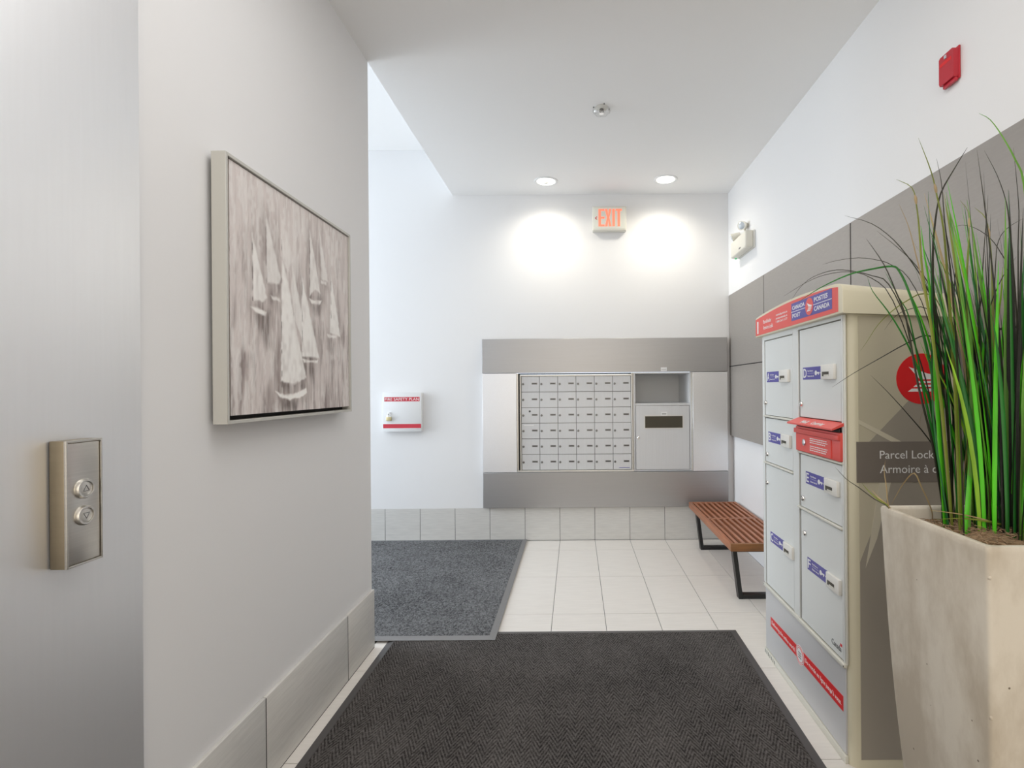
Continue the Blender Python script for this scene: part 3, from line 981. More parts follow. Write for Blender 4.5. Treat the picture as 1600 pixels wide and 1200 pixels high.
# ================================================================== slatted bench
t = thing('slatted_bench', 'low reddish wooden slat bench on black metal legs by the right wall', 'bench', (0.957, 3.252, 0))
W, L, HT = 0.400, 1.205, 0.356
z0 = HT - 0.046
obj('side_rail', B(0, 0.024, 0.0245, L - 0.0245, z0, HT, 0.002), M['bench_wood'], t)
obj('side_rail', B(W - 0.024, W, 0.0245, L - 0.0245, z0, HT, 0.002), M['bench_wood'], t)
obj('end_rail', B(0, W, 0, 0.024, z0, HT, 0.002), M['bench_end'], t)
obj('end_rail', B(0, W, L - 0.024, L, z0, HT, 0.002), M['bench_wood'], t)
obj('cross_rail', B(0.0245, W - 0.0245, 0.630, 0.666, z0 - 0.001, HT - 0.0006, 0.002), M['bench_wood'], t)
sl = None
ns = 8
pit = (W - 0.048) / (ns + 0.0)
for seg_, (ya, yb) in enumerate(((0.0245, 0.6295), (0.6665, L - 0.0245))):
    sl = None
    for k in range(ns):
        xa = 0.024 + pit * (k + 0.5) - 0.0105
        if sl is None:
            sl = obj('slat', B(0, 0.021, ya, yb, z0, HT - 0.0008, 0.0018, 1), M['bench_wood'], t)
            sl.location = (xa, 0, 0)
        else:
            share(sl, t, (xa, 0, 0))
for yc in (0.062, 1.06):
    for nm, a, b in (('leg', (0.022, z0), (0.060, 0.0)), ('leg', (W - 0.022, z0), (W - 0.060, 0.0))):
        bm = bmesh.new()
        sgn = 1 if a[0] < W / 2 else -1
        wv = 0.026 * sgn
        poly = [(a[0], a[1]), (a[0] + wv, a[1]), (b[0] + wv, b[1]), (b[0], b[1])]
        prism(bm, poly if sgn > 0 else poly[::-1], yc - 0.024, yc + 0.024)
        obj(nm, bm, M['black_metal'], t)
    obj('foot_bar', B(0.0865, W - 0.0865, yc - 0.024, yc + 0.024, 0.0, 0.026, 0.001), M['black_metal'], t)
    obj('top_bar', B(0.0485, W - 0.0485, yc - 0.020, yc + 0.020, z0 - 0.016, z0 - 0.0005, 0.001), M['black_metal'], t)

# ================================================================== parcel locker
LY, LXF = 2.655, 0.945
t = thing('parcel_locker', 'tall beige parcel locker with lettered doors under an arched red banner', 'parcel locker', (LXF, LY, 0), -math.pi / 2)
W, DP = 0.829, 0.392
bm = B(0, W, 0.008, DP, 0, 1.59)
es = [e for e in bm.edges if abs(e.verts[0].co.x - e.verts[1].co.x) < 1e-6 and abs(e.verts[0].co.y - e.verts[1].co.y) < 1e-6]
bmesh.ops.bevel(bm, geom=es, offset=0.028, segments=6, affect='EDGES', profile=0.5)
obj('cabinet', bm, M['cap_beige'], t, 50)
# side panel prints (near side)
SX = W


def side(name, bm, m, parent=t):
    o = obj(name, bm, m, parent)
    o.rotation_euler = (0, 0, math.pi / 2)
    o.location = (SX, 0, 0)
    return o


def sbox(x0, x1, z0, z1, y=0.001):
    return B(x0, x1, -y, 0.0005, z0, z1)


side('side_panel', sbox(0.040, 0.36, 0.03, 1.575, 0.0015), M['locker_beige'])
side('printed_wedge', prism(bmesh.new(), [(0.075, 1.137), (0.20, 1.265), (0.36, 1.43), (0.36, 1.137)], -0.0022, -0.001), M['wedge'])
side('printed_wedge', prism(bmesh.new(), [(0.041, 1.215), (0.041, 1.20), (0.155, 1.137), (0.19, 1.137)], -0.0026, -0.001), M['wedge_light'])
side('printed_wedge', prism(bmesh.new(), [(0.041, 0.031), (0.36, 0.031), (0.36, 0.995), (0.15, 0.995), (0.041, 0.72)], -0.0021, -0.001), M['wedge'])
side('printed_wedge', prism(bmesh.new(), [(0.11, 0.995), (0.15, 0.995), (0.10, 0.80), (0.06, 0.70)], -0.0026, -0.001), M['wedge_light'])
bd = side('name_band', sbox(0.032, 0.36, 0.996, 1.138, 0.0030), M['band'])
for s_, z_ in (('Parcel Locker', 1.079), ('Armoire \u00e0 colis', 1.029)):
    o = text(s_, 0.112, z_, 0.028, -0.0030, M['white_ink'], bd, bold=-0.002)
em = side('emblem', prism(bmesh.new(), disc(0.260, 1.356, 0.088, 48), -0.0034, -0.001), M['deep_red'])


def wing(cx_, cz_, R, y, parent, m):
    polys = [[(-.46, .52), (.28, .25), (.80, .14), (.78, .02), (-.02, .02)],
             [(-.06, -.04), (.76, -.04), (.73, -.13), (-.14, -.13)],
             [(-.18, -.19), (.70, -.19), (.64, -.28), (-.28, -.28)],
             [(-.34, -.34), (.58, -.34), (.40, -.46), (-.50, -.46)]]
    bm = bmesh.new()
    for p in polys:
        prism(bm, [(cx_ + a * R, cz_ + b * R) for a, b in p], y - 0.0006, y + 0.0002)
    return obj('wing_mark', bm, m, parent)


wing(0.255, 1.352, 0.088, -0.0034, em, M['white_ink'])

# front frame and doors
bm = bmesh.new()
for a, b in ((0.027, 0.037), (0.376, 0.432), (0.792, 0.802)):
    box(bm, a, b, 0.0, 0.0085, 0.352, 1.585, 0.0012, 1)
box(bm, 0.037, 0.376, 0.0, 0.0085, 1.561, 1.585, 0.0012, 1)
box(bm, 0.432, 0.792, 0.0, 0.0085, 1.571, 1.585, 0.0012, 1)
obj('front_frame', bm, M['locker_grey'], t)
obj('door_gap_shade', B(0.0375, 0.3755, 0.0075, 0.0083, 0.353, 1.560), M['gap_shade'], t)  # dark sheet behind the doors, gap shade held in its colour
obj('door_gap_shade', B(0.4325, 0.7915, 0.0075, 0.0083, 0.353, 1.570), M['gap_shade'], t)
obj('corner_post', B(0.0022, 0.0265, 0.001, 0.0085, 0.35, 1.585, 0.004), M['locker_grey'], t)
obj('corner_post', B(0.8025, 0.816, 0.001, 0.0085, 0.35, 1.585, 0.004), M['locker_frame'], t)
for a, b, z in ((0.030, 0.376, 1.182), (0.030, 0.376, 0.952), (0.426, 0.795, 0.820), (0.424, 0.800, 1.053)):
    obj('rail', B(a, b, -0.006, 0.0075, z, z + 0.009, 0.002), M['locker_frame'], t)
obj('rail', B(0.020, 0.808, -0.008, 0.0085, 0.336, 0.352, 0.003), M['locker_frame'], t)
DOORS = (('A', 0.042, 0.374, 1.193, 1.559, 0.069, 1.354, (0.058, 1.253)),
         ('B', 0.042, 0.374, 0.963, 1.180, 0.083, 1.063, (0.075, 1.001)),
         ('C', 0.042, 0.374, 0.356, 0.950, 0.101, 0.579, (0.073, 0.860)),
         ('D', 0.442, 0.790, 1.206, 1.569, 0.479, 1.360, (0.466, 1.260)),
         ('E', 0.442, 0.790, 0.831, 1.051, 0.498, 0.935, (0.478, 0.868)),
         ('F', 0.442, 0.790, 0.356, 0.818, 0.507, 0.585, (0.490, 0.727)))
for L_, x0, x1, z0, z1, sx_, sz_, lk in DOORS:
    d = obj('door', B(x0 + (0.004 if L_ in 'ABC' else 0.006), x1, 0.001, 0.0072, z0, z1 - 0.002, 0.0015, 1), M['locker_grey'], t)
    s_ = obj('sticker', B(sx_, sx_ + 0.180, 0.0002, 0.0012, sz_, sz_ + 0.050), M['post_blue'], d)
    # (two levels below the locker: door > sticker and its print side by side)
    text(L_, sx_ + 0.005, sz_ + 0.008, 0.036, 0.0002, M['white_ink'], d, 'letter', w=0.029 if L_ != 'E' and L_ != 'F' else 0.024, bold=0.012)
    text('Key Return', sx_ + 0.044, sz_ + 0.032, 0.0062, 0.0002, M['white_ink'], d, w=0.048)
    text('Retour de cl\u00e9', sx_ + 0.044, sz_ + 0.011, 0.0062, 0.0002, M['white_ink'], d, w=0.056)
    obj('print_line', B(sx_ + 0.044, sx_ + 0.100, -0.0002, 0.0003, sz_ + 0.0246, sz_ + 0.0253), M['white_ink'], d)
    kz = sz_ + 0.025
    bm = prism(bmesh.new(), disc(sx_ + 0.117, kz, 0.0095, 16), -0.0005, 0.0004)
    prism(bm, [(sx_ + 0.125, kz - 0.003), (sx_ + 0.147, kz - 0.003), (sx_ + 0.147, kz + 0.003), (sx_ + 0.125, kz + 0.003)], -0.0005, 0.0004)
    prism(bm, [(sx_ + 0.137, kz - 0.008), (sx_ + 0.142, kz - 0.008), (sx_ + 0.142, kz - 0.003), (sx_ + 0.137, kz - 0.003)], -0.0005, 0.0004)
    prism(bm, [(sx_ + 0.154, kz), (sx_ + 0.169, kz + 0.015), (sx_ + 0.169, kz + 0.005), (sx_ + 0.179, kz + 0.005), (sx_ + 0.179, kz - 0.005), (sx_ + 0.169, kz - 0.005), (sx_ + 0.169, kz - 0.015)], -0.0005, 0.0004)
    obj('key_symbol', bm, M['white_ink'], d)
    bm = B(sx_ + 0.180, sx_ + 0.278, -0.012, 0.0012, sz_ - 0.002, sz_ + 0.054, 0.003)
    obj('key_return', bm, M['white_plastic'], d)
    obj('key_slot', B(sx_ + 0.194, sx_ + 0.246, -0.0128, -0.011, sz_ + 0.010, sz_ + 0.027, 0.0004), M['slot_dark'], d)
    obj('slot_lip', B(sx_ + 0.208, sx_ + 0.246, -0.0132, -0.011, sz_ + 0.010, sz_ + 0.016, 0.0004), M['locker_frame'], d)
    obj('lock', lathe(bmesh.new(), [(0.0115, 0.0), (0.0115, 0.007), (0.009, 0.010), (0.004, 0.010), (0.0035, 0.008), (0, 0.008)], (lk[0], 0.0012, lk[1]), (0, -1, 0), 20), M['chrome'], d)
text('Canada', 0.706, 0.378, 0.020, 0.001, M['ink'], t, 'wordmark', w=0.070)
bm = B(0.769, 0.772, 0.0004, 0.0011, 0.398, 0.408)
box(bm, 0.773, 0.778, 0.0004, 0.0011, 0.398, 0.408)
box(bm, 0.779, 0.782, 0.0004, 0.0011, 0.398, 0.408)
obj('flag_mark', bm, M['deep_red'], t)

# red letter box between doors D and E
rb = obj('letter_box', B(0.428, 0.800, -0.010, 0.0072, 1.064, 1.166, 0.002), M['post_red'], t)
bm = prism(bmesh.new(), [(0.452, 1.068), (0.740, 1.068), (0.740, 1.136), (0.440, 1.136)], -0.014, -0.009)
obj('front_plate', bm, M['post_red'], rb)
obj('hood', B(0.427, 0.801, -0.019, -0.0095, 1.139, 1.158, 0.002), M['post_red'], rb)
obj('slot', B(0.440, 0.790, -0.0105, -0.004, 1.1675, 1.179), M['gap_shade'], rb)
bm = bmesh.new()
zz0, zz1, ya, yb = 1.203, 1.181, 0.004, -0.040
v = [bm.verts.new(p) for p in ((0.428, ya, zz0), (0.803, ya, zz0), (0.803, yb, zz1), (0.410, yb, zz1), (0.428, ya, zz0 - 0.012), (0.803, ya, zz0 - 0.012), (0.803, yb, zz1 - 0.006), (0.410, yb, zz1 - 0.006))]
for q in ((0, 1, 2, 3), (4, 5, 6, 7), (0, 1, 5, 4), (1, 2, 6, 5), (2, 3, 7, 6), (3, 0, 4, 7)):
    bm.faces.new([v[i] for i in q])
obj('lid', bm, M['post_red'], rb)
tilt = math.atan2(zz0 - zz1, ya - yb)
for s_, x_, w_ in (('Mail', 0.520, 0.052), ('Courrier', 0.610, 0.100)):
    o = text(s_, 0, 0, 0.020, 0, M['white_ink'], rb, w=w_, bold=0.008)
    o.location = (x_, -0.032, zz1 + 0.0045)
    o.rotation_euler = (-(math.pi / 2 - tilt), 0, 0)
obj('lock', lathe(bmesh.new(), [(0.0135, 0.0), (0.0135, 0.004), (0.0085, 0.006), (0, 0.006)], (0.520, -0.014, 1.105), (0, -1, 0), 20), M['chrome'], rb)
for i, z_ in enumerate((1.124, 1.116, 1.108, 1.094, 1.086, 1.078)):
    text_lines(0.570, 0.715 - 0.012 * (i % 3 == 2), z_, 0.0034, -0.014, rb, M['white_ink'], i)

# kick panel with the red stripe
kp = obj('kick_panel', B(0.026, 0.803, 0.002, 0.0085, 0.030, 0.335, 0.001, 1), M['kick_grey'], t)
st = obj('stripe', prism(bmesh.new(), [(0.093, 0.163), (0.785, 0.172), (0.785, 0.226), (0.093, 0.208)], 0.0008, 0.0022), M['deep_red'], kp)
text('Delivering the online world.', 0.107, 0.179, 0.0165, 0.0008, M['white_ink'], kp, w=0.270)
text('Du monde en ligne jusqu\u2019\u00e0 vous.', 0.478, 0.1875, 0.0165, 0.0008, M['white_ink'], kp, w=0.295)
rd = obj('round_mark', prism(bmesh.new(), disc(0.427, 0.190, 0.041, 36), 0.0, 0.0012), M['white_ink'], kp)
for r_ in (0.037, 0.030):
    obj('ring_line', tube(bmesh.new(), [(0.427 + r_ * math.cos(a), 0.0, 0.190 + r_ * math.sin(a)) for a in np.linspace(0, 2 * math.pi, 32, endpoint=False)], 0.0011, 5, True), M['deep_red'], kp)
for z_ in (0.177, 0.187, 0.197):
    obj('print_line', B(0.413, 0.441, -0.0006, 0.0004, z_, z_ + 0.004), M['lock_grey'], kp)
obj('base_strip', B(0.020, 0.808, -0.004, 0.0085, 0.0, 0.028, 0.002), M['locker_frame'], t)
for k in range(7):
    obj('vent_slot', B(0.030 + 0.020 * k, 0.034 + 0.020 * k, -0.0046, -0.003, 0.006, 0.022), M['gap_shade'], t)
for x_ in (0.022, 0.806):
    obj('screw', cyl(bmesh.new(), (x_, -0.0075, 0.344), (0, -1, 0), 0.003, 0.001, 10), M['lock_grey'], t)

# arched cap with the banner
N = 18
prof = [(-0.030, 1.583), (W + 0.016, 1.586)]
top = []
for i in range(N + 1):
    u = i / N
    xx = W + 0.016 - u * (W + 0.046)
    z_ = 1.676 + 0.028 * math.sin(math.pi * min(1, max(0, 0.06 + 0.80 * (1 - u)))) ** 1.0 + 0.004 * (1 - u)
    if i == 0:
        top += [(W + 0.016, z_ - 0.030), (W + 0.0125, z_ - 0.017), (W + 0.003, z_ - 0.006), (W - 0.012, z_)]
    elif i == N:
        top += [(-0.020, z_), (-0.028, z_ - 0.006), (-0.030, z_ - 0.014)]
    else:
        top.append((xx, z_))
bm = prism(bmesh.new(), prof + top, -0.020, 0.398)
for v_ in bm.verts:
    k = max(0.0, v_.co.y + 0.02)
    v_.co.z -= k * (0.10 if v_.co.z > 1.62 else 0.045)
fe = [e for e in bm.edges if abs(e.verts[0].co.y + 0.02) < 1e-5 and abs(e.verts[1].co.y + 0.02) < 1e-5]
bmesh.ops.bevel(bm, geom=fe, offset=0.004, segments=2, affect='EDGES', profile=0.5)
cap = obj('cap', bm, M['cap_beige'], t, 30)


def topz(x):
    u = (W + 0.016 - x) / (W + 0.046)
    return 1.676 + 0.028 * math.sin(math.pi * min(1, max(0, 0.06 + 0.80 * (1 - u)))) + 0.004 * (1 - u)


bx0, bx1 = -0.022, 0.815
pb = [(bx0, 1.590), (bx1, 1.594)] + [(x_, topz(x_) - 0.010 - (0.004 if x_ > 0.80 else 0)) for x_ in np.linspace(bx1, bx0, 16)]
ban = obj('banner', prism(bmesh.new(), pb, -0.0212, -0.0195), M['post_red'], cap)
by = -0.0212
text('1', 0.001, 1.600, 0.058, by, M['white_ink'], cap, 'numeral', w=0.017, bold=0.02)
for s_, z_, w_ in (('Parcel locker', 1.640, 0.105), ('Armoire \u00e0 colis', 1.611, 0.125)):
    text(s_, 0.085, z_, 0.0185, by, M['white_ink'], cap, w=w_)
for s_, z_ in (('canadapost.ca', 1.656), ('postescanada.ca', 1.640), ('1 800 267-1177', 1.624)):
    text(s_, 0.248, z_, 0.0095, by, M['white_ink'], cap, w=0.128)
obj('logo_field', B(0.421, 0.774, by - 0.0007, by + 0.0003, 1.610, 1.684), M['post_blue'], cap)
obj('logo_line', B(0.421, 0.774, by - 0.0012, by - 0.0006, 1.6462, 1.6486), M['white_ink'], cap)
ly = by - 0.0007
text('CANADA', 0.432, 1.656, 0.0160, ly, M['white_ink'], cap, w=0.118, bold=0.012)
text('POST', 0.432, 1.622, 0.0160, ly, M['white_ink'], cap, w=0.078, bold=0.012)
text('POSTES', 0.634, 1.6575, 0.0165, ly, M['white_ink'], cap, w=0.108, bold=0.012)
text('CANADA', 0.634, 1.6225, 0.0165, ly, M['white_ink'], cap, w=0.122, bold=0.012)
obj('logo_disc', prism(bmesh.new(), disc(0.592, 1.647, 0.034, 36), by - 0.0016, by), M['post_red'], cap)
wing(0.589, 1.645, 0.034, by - 0.0016, cap, M['white_ink'])

# ================================================================== planter with tall grass
PX, PY, PH = 1.035, 1.266, 1.000
t = thing('potted_grass', 'tall green grass growing in a tapered square concrete planter', 'potted plant', (PX, PY, 0))


def ring(bm, half, z, rad=0.010, n=5):
    vs_ = []
    for sx_, sy_, a0 in ((1, 1, 0), (-1, 1, math.pi / 2), (-1, -1, math.pi), (1, -1, 3 * math.pi / 2)):
        for k in range(n):
            a = a0 + k / (n - 1) * math.pi / 2
            vs_.append(bm.verts.new((sx_ * (half - rad) + rad * math.cos(a), sy_ * (half - rad) + rad * math.sin(a), z)))
    return vs_


def half(z):
    s_ = z / PH
    return 0.130 + 0.062 * s_ + 0.010 * math.sin(math.pi * min(1, s_ * 1.0))


bm = bmesh.new()
lv = [0.0, 0.004] + [i / 14 for i in range(1, 14)] + [0.984, 0.994]
rs = [ring(bm, half(z) - (0.004 if z == 0 else 0) + (0.0008 if z > 0.98 else 0), z) for z in lv]
rs.append(ring(bm, 0.194 - 0.003, 0.9995, 0.011))
rs.append(ring(bm, 0.194 - 0.008, PH + 0.0012, 0.014))
rs.append(ring(bm, 0.194 - 0.018, 0.9995, 0.012))
rs.append(ring(bm, 0.194 - 0.022, 0.992, 0.012))
rs.append(ring(bm, 0.194 - 0.030, 0.90, 0.012))
for A_, D_ in zip(rs, rs[1:]):
    n = len(A_)
    for k in range(n):
        bm.faces.new((A_[k], A_[(k + 1) % n], D_[(k + 1) % n], D_[k]))
bm.faces.new(rs[0][::-1])
obj('planter', bm, M['planter'], t, 50)
# chips along the near left arris
bm = bmesh.new()
rnd = random.Random(3)
for z_ in (0.945, 0.936, 0.80, 0.735, 0.64, 0.605, 0.46):
    h_ = half(z_) - 0.004
    bmesh.ops.create_icosphere(bm, subdivisions=1, radius=rnd.uniform(0.0035, 0.0055), matrix=Matrix.Translation((-h_ + rnd.uniform(0.0, 0.003), -h_ + rnd.uniform(0.0, 0.002), z_)) @ Matrix.Diagonal((1, 1, 1.6, 1)))
obj('arris_chips', bm, M['planter'], t)
# moss: mounded bed and loose curls
bm = bmesh.new()
n = 24
hm = 0.163
gr = [[bm.verts.new((-hm + 2 * hm * i / n, -hm + 2 * hm * j / n,
                     0.958 + 0.026 * math.cos((i / n - .5) * math.pi) * math.cos((j / n - .5) * math.pi) + rnd.uniform(-0.004, 0.004))) for j in range(n + 1)] for i in range(n + 1)]
for i in range(n):
    for j in range(n):
        bm.faces.new((gr[i][j], gr[i + 1][j], gr[i + 1][j + 1], gr[i][j + 1]))
obj('soil', bm, M['moss'], t)
bm = bmesh.new()
for k in range(750):
    x_, y_ = rnd.uniform(-0.155, 0.155), rnd.uniform(-0.155, 0.155)
    z_ = 0.961 + 0.026 * math.cos(x_ / hm * math.pi / 2) * math.cos(y_ / hm * math.pi / 2)
    a = rnd.uniform(0, 2 * math.pi)
    r_ = rnd.uniform(0.006, 0.016)
    tl_ = rnd.uniform(0.2, 1.0)
    pts = []
    for q in range(5):
        b = a + q * rnd.uniform(0.5, 0.8)
        pts.append((max(-.165, min(.165, x_ + r_ * math.cos(b))), max(-.165, min(.165, y_ + r_ * math.sin(b))), z_ + 0.004 + tl_ * r_ * 0.5 * math.sin(q * 0.8)))
    tube(bm, pts, rnd.uniform(0.0007, 0.0013), 3)
obj('moss', bm, M['moss'], t, kind='stuff')
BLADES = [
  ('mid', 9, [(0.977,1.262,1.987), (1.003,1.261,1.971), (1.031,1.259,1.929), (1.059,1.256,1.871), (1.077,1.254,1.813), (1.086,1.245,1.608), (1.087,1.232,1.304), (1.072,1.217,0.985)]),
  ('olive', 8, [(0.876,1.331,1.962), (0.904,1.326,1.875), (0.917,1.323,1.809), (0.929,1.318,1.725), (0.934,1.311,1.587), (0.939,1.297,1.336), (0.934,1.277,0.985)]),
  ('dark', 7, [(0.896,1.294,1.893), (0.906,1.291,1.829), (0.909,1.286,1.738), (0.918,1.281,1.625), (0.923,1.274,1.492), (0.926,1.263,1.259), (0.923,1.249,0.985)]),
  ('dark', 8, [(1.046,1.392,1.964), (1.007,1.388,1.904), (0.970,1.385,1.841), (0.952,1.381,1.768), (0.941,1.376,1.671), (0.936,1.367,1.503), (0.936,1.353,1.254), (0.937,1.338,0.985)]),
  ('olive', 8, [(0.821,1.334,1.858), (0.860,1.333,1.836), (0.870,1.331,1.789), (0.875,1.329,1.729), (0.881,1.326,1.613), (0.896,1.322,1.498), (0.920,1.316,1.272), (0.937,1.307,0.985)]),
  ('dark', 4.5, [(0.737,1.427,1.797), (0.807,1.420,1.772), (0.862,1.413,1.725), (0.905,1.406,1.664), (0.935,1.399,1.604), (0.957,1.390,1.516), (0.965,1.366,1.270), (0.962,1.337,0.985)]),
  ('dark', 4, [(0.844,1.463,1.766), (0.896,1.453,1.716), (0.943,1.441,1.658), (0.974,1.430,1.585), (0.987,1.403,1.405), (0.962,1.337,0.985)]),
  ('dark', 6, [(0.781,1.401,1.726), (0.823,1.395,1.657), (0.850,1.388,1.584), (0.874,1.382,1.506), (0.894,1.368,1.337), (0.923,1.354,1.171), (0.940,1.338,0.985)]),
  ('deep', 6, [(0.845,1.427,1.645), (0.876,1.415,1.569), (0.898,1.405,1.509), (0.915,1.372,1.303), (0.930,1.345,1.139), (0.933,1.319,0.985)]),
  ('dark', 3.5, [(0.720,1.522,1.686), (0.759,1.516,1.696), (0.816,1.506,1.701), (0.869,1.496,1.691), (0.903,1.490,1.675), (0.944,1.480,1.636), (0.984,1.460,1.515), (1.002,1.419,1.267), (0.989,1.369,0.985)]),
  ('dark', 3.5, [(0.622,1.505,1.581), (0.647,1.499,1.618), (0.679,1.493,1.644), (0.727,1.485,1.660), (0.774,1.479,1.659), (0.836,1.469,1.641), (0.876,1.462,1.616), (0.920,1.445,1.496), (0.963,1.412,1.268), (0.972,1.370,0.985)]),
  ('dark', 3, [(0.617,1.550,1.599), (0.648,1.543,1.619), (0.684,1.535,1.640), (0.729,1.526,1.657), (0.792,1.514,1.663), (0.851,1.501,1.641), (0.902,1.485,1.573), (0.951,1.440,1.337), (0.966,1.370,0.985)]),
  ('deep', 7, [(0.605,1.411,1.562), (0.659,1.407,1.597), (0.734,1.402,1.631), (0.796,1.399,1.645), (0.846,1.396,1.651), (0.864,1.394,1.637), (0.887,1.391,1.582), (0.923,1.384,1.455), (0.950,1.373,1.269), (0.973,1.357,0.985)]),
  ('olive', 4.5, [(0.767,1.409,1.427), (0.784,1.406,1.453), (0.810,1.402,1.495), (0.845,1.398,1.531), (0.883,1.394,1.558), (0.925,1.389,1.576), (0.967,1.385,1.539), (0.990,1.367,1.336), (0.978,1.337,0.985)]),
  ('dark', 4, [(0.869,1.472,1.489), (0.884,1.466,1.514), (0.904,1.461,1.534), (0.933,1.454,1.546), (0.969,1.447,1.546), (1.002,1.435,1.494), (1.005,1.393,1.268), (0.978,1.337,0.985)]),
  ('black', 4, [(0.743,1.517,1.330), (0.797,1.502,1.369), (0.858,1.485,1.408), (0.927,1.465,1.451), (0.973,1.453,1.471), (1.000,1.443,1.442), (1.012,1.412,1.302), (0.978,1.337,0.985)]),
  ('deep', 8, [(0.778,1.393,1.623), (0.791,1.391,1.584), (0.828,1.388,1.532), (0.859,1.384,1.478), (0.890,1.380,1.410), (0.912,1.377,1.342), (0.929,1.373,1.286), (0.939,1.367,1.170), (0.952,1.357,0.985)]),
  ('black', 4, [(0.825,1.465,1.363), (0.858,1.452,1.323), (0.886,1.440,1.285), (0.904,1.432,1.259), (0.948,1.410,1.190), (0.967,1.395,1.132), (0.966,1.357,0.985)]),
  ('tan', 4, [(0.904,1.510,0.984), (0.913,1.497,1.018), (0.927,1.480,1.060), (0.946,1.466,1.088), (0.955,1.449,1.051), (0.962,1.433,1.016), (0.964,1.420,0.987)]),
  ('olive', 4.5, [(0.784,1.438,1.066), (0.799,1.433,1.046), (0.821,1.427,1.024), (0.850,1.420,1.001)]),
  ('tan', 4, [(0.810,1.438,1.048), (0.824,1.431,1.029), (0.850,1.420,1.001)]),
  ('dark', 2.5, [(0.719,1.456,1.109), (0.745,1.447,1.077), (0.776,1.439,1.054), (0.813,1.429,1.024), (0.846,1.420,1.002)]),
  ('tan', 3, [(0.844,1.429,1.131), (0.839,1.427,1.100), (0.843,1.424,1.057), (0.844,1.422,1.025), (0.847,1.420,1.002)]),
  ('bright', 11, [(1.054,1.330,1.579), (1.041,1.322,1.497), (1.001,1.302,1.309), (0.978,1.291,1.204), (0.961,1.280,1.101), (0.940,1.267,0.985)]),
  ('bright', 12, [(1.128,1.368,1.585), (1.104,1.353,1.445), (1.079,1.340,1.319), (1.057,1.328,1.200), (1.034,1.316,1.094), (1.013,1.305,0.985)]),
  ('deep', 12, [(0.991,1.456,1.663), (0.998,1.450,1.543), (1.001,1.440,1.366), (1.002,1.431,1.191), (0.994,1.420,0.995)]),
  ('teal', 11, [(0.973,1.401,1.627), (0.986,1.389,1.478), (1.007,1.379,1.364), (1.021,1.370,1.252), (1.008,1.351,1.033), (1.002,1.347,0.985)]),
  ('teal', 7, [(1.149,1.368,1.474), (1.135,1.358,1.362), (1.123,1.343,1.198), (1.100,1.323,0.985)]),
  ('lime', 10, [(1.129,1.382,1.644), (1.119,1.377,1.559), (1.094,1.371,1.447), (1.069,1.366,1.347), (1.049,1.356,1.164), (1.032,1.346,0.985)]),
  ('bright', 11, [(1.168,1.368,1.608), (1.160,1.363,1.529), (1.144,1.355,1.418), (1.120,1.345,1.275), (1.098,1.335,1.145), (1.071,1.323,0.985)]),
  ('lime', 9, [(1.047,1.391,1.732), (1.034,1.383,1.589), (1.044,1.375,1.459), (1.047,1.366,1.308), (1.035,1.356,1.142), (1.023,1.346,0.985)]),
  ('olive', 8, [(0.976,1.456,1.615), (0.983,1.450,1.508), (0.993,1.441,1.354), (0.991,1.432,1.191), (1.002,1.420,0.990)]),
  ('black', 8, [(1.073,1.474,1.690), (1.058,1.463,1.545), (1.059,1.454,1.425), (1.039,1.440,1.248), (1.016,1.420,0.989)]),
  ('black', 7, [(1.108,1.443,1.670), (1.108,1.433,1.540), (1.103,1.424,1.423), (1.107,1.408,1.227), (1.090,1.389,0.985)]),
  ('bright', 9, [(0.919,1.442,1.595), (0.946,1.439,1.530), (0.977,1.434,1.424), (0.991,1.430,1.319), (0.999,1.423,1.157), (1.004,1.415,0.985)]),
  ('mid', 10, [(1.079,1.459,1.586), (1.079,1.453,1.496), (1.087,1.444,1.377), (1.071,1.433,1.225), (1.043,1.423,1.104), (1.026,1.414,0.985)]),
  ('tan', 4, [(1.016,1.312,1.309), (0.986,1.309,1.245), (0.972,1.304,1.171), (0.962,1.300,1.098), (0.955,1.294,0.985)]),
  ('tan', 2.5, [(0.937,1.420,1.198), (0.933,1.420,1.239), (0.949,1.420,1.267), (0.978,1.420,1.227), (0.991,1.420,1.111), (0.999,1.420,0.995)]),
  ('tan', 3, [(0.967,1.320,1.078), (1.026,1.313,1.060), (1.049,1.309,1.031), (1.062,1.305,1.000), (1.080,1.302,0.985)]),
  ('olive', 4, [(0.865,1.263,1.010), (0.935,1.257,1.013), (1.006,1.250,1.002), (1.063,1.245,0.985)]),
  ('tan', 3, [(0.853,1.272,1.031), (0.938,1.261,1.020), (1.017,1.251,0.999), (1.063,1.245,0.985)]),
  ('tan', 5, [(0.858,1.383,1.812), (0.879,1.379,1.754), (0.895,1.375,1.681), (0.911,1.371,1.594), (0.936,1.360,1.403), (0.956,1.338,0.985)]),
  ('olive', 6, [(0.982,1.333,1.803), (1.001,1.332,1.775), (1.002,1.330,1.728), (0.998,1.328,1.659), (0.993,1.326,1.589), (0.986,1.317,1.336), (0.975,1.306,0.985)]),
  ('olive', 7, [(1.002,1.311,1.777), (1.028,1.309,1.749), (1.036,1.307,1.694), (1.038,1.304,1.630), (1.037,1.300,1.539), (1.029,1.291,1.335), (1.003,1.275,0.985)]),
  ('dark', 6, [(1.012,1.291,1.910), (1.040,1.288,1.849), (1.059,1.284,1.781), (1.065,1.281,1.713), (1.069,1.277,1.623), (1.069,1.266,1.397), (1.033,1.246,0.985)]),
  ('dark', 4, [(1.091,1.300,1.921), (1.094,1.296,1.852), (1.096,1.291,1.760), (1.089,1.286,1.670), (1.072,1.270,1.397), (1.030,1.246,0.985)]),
  ('dark', 5, [(1.044,1.321,1.812), (1.036,1.317,1.747), (1.025,1.313,1.655), (1.012,1.306,1.540), (1.005,1.304,1.495), (0.997,1.291,1.257), (0.977,1.276,0.985)]),
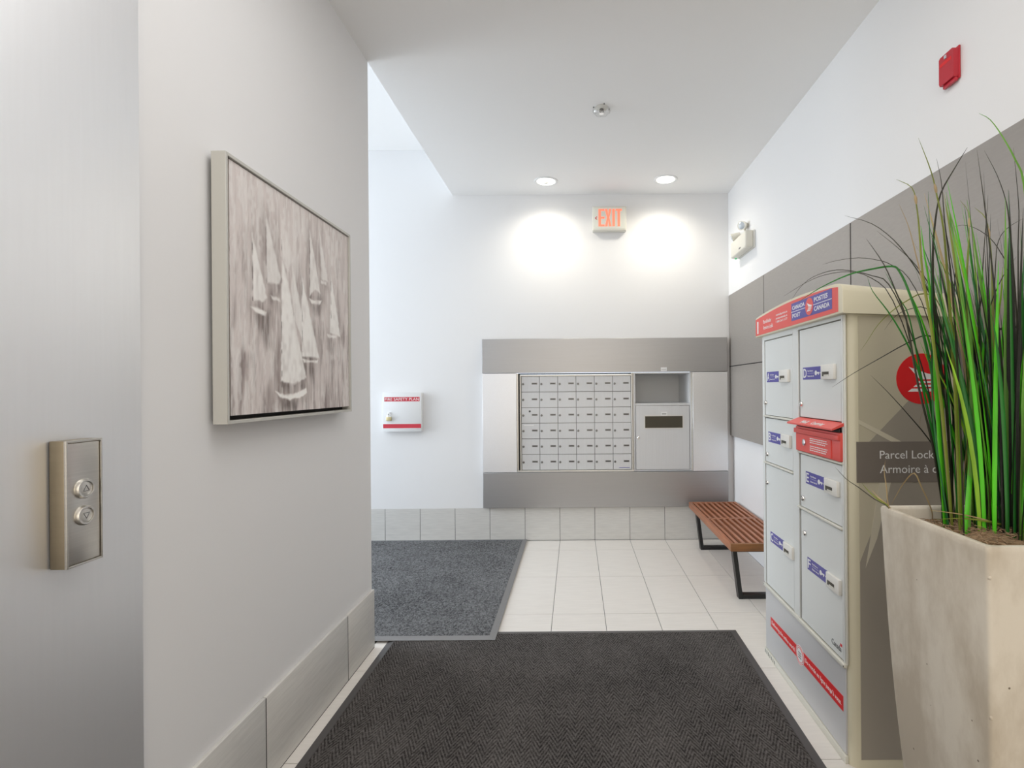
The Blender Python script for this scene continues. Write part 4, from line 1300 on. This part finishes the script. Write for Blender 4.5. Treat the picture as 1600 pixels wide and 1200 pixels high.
  ('dark', 4, [(0.970,1.346,1.737), (0.996,1.344,1.743), (1.027,1.341,1.734), (1.061,1.337,1.707), (1.085,1.334,1.669), (1.095,1.329,1.621), (1.083,1.311,1.399), (1.026,1.274,0.985)]),
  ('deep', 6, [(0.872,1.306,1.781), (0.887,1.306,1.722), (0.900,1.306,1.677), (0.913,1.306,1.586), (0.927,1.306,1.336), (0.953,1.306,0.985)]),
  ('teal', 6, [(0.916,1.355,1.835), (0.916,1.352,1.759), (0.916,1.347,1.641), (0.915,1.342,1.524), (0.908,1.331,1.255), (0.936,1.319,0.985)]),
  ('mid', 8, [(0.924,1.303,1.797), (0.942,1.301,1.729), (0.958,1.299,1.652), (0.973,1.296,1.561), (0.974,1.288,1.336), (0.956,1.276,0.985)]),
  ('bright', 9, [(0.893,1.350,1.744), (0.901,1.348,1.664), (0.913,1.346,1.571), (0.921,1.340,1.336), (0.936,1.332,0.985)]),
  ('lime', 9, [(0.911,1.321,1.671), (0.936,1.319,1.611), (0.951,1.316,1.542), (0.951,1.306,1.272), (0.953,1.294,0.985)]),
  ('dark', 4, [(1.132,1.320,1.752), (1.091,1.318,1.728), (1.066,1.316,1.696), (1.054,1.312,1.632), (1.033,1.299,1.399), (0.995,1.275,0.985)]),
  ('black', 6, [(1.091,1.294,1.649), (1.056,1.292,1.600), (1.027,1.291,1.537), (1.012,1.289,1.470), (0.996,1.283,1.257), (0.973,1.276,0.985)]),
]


def smooth_path(P_, m=4):
    P_ = [Vector(p) for p in P_]
    Q = [P_[0] * 2 - P_[1]] + P_ + [P_[-1] * 2 - P_[-2]]
    out = []
    for i in range(1, len(Q) - 2):
        a, b, c, d = Q[i - 1], Q[i], Q[i + 1], Q[i + 2]
        for k in range(m):
            u = k / m
            out.append(0.5 * ((2 * b) + (c - a) * u + (2 * a - 5 * b + 4 * c - d) * u * u + (3 * b - a - 3 * c + d) * u ** 3))
    out.append(P_[-1])
    return out


def blade(path, w, colour, face):
    """grass blade from tip to root: folded lens section that tapers to the tip"""
    bm = bmesh.new()
    m_ = len(path)
    L_ = [0]
    for i in range(1, m_):
        L_.append(L_[-1] + (path[i] - path[i - 1]).length)
    rows = []
    for i, p in enumerate(path):
        u = L_[i] / L_[-1]                       # 0 tip .. 1 root
        ww = 0.5 * w * min(1.0, (u * 1.9) ** 0.62 + 0.06) * (1 - 0.25 * max(0, u - 0.75) * 4)
        T = (path[min(i + 1, m_ - 1)] - path[max(i - 1, 0)]).normalized()
        S = T.cross(face)
        if S.length < 0.05:
            S = T.cross(Vector((0.6, 0.8, 0)))
        S.normalize()
        Nn = S.cross(T).normalized()
        rows.append([bm.verts.new(p + S * ww), bm.verts.new(p + Nn * ww * 0.30), bm.verts.new(p - S * ww), bm.verts.new(p - Nn * ww * 0.12)])
    for A_, D_ in zip(rows, rows[1:]):
        for k in range(4):
            bm.faces.new((A_[k], A_[(k + 1) % 4], D_[(k + 1) % 4], D_[k]))
    bm.faces.new(rows[0])
    bm.faces.new(rows[-1][::-1])
    return obj('blade', bm, M['blade_' + colour], t, 50)


org = Vector((PX, PY, 0))
rnd = random.Random(11)
for colour, w, P_ in BLADES:
    q = [Vector(p) - org for p in P_]
    e = q[-1].copy()
    if e.z > 0.965:
        q.append(Vector((e.x, e.y, 0.962)))
    for p in q:
        p.x = min(p.x, 1.335 - PX)
    pth = smooth_path(q, 3)
    bl_ = blade(pth, w * 0.00105, colour, Vector((rnd.uniform(-.35, .35), -1, 0)))
    if colour == 'olive' and w >= 6 and len(pth) > 12:
        a_, c_ = pth[5], pth[6]
        d_ = (c_ - a_).normalized()
        obj('sheath', lathe(bmesh.new(), [(0.0, -0.013), (w * 0.00034, -0.007), (w * 0.00047, 0.0), (w * 0.00036, 0.010), (0.0, 0.015)], a_, d_, 7), M['blade_tan'], bl_)
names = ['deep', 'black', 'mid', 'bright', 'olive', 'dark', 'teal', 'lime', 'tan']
wts = [24, 22, 12, 14, 7, 8, 8, 9, 2]  # the large near-black share paints the shaded gaps between stems
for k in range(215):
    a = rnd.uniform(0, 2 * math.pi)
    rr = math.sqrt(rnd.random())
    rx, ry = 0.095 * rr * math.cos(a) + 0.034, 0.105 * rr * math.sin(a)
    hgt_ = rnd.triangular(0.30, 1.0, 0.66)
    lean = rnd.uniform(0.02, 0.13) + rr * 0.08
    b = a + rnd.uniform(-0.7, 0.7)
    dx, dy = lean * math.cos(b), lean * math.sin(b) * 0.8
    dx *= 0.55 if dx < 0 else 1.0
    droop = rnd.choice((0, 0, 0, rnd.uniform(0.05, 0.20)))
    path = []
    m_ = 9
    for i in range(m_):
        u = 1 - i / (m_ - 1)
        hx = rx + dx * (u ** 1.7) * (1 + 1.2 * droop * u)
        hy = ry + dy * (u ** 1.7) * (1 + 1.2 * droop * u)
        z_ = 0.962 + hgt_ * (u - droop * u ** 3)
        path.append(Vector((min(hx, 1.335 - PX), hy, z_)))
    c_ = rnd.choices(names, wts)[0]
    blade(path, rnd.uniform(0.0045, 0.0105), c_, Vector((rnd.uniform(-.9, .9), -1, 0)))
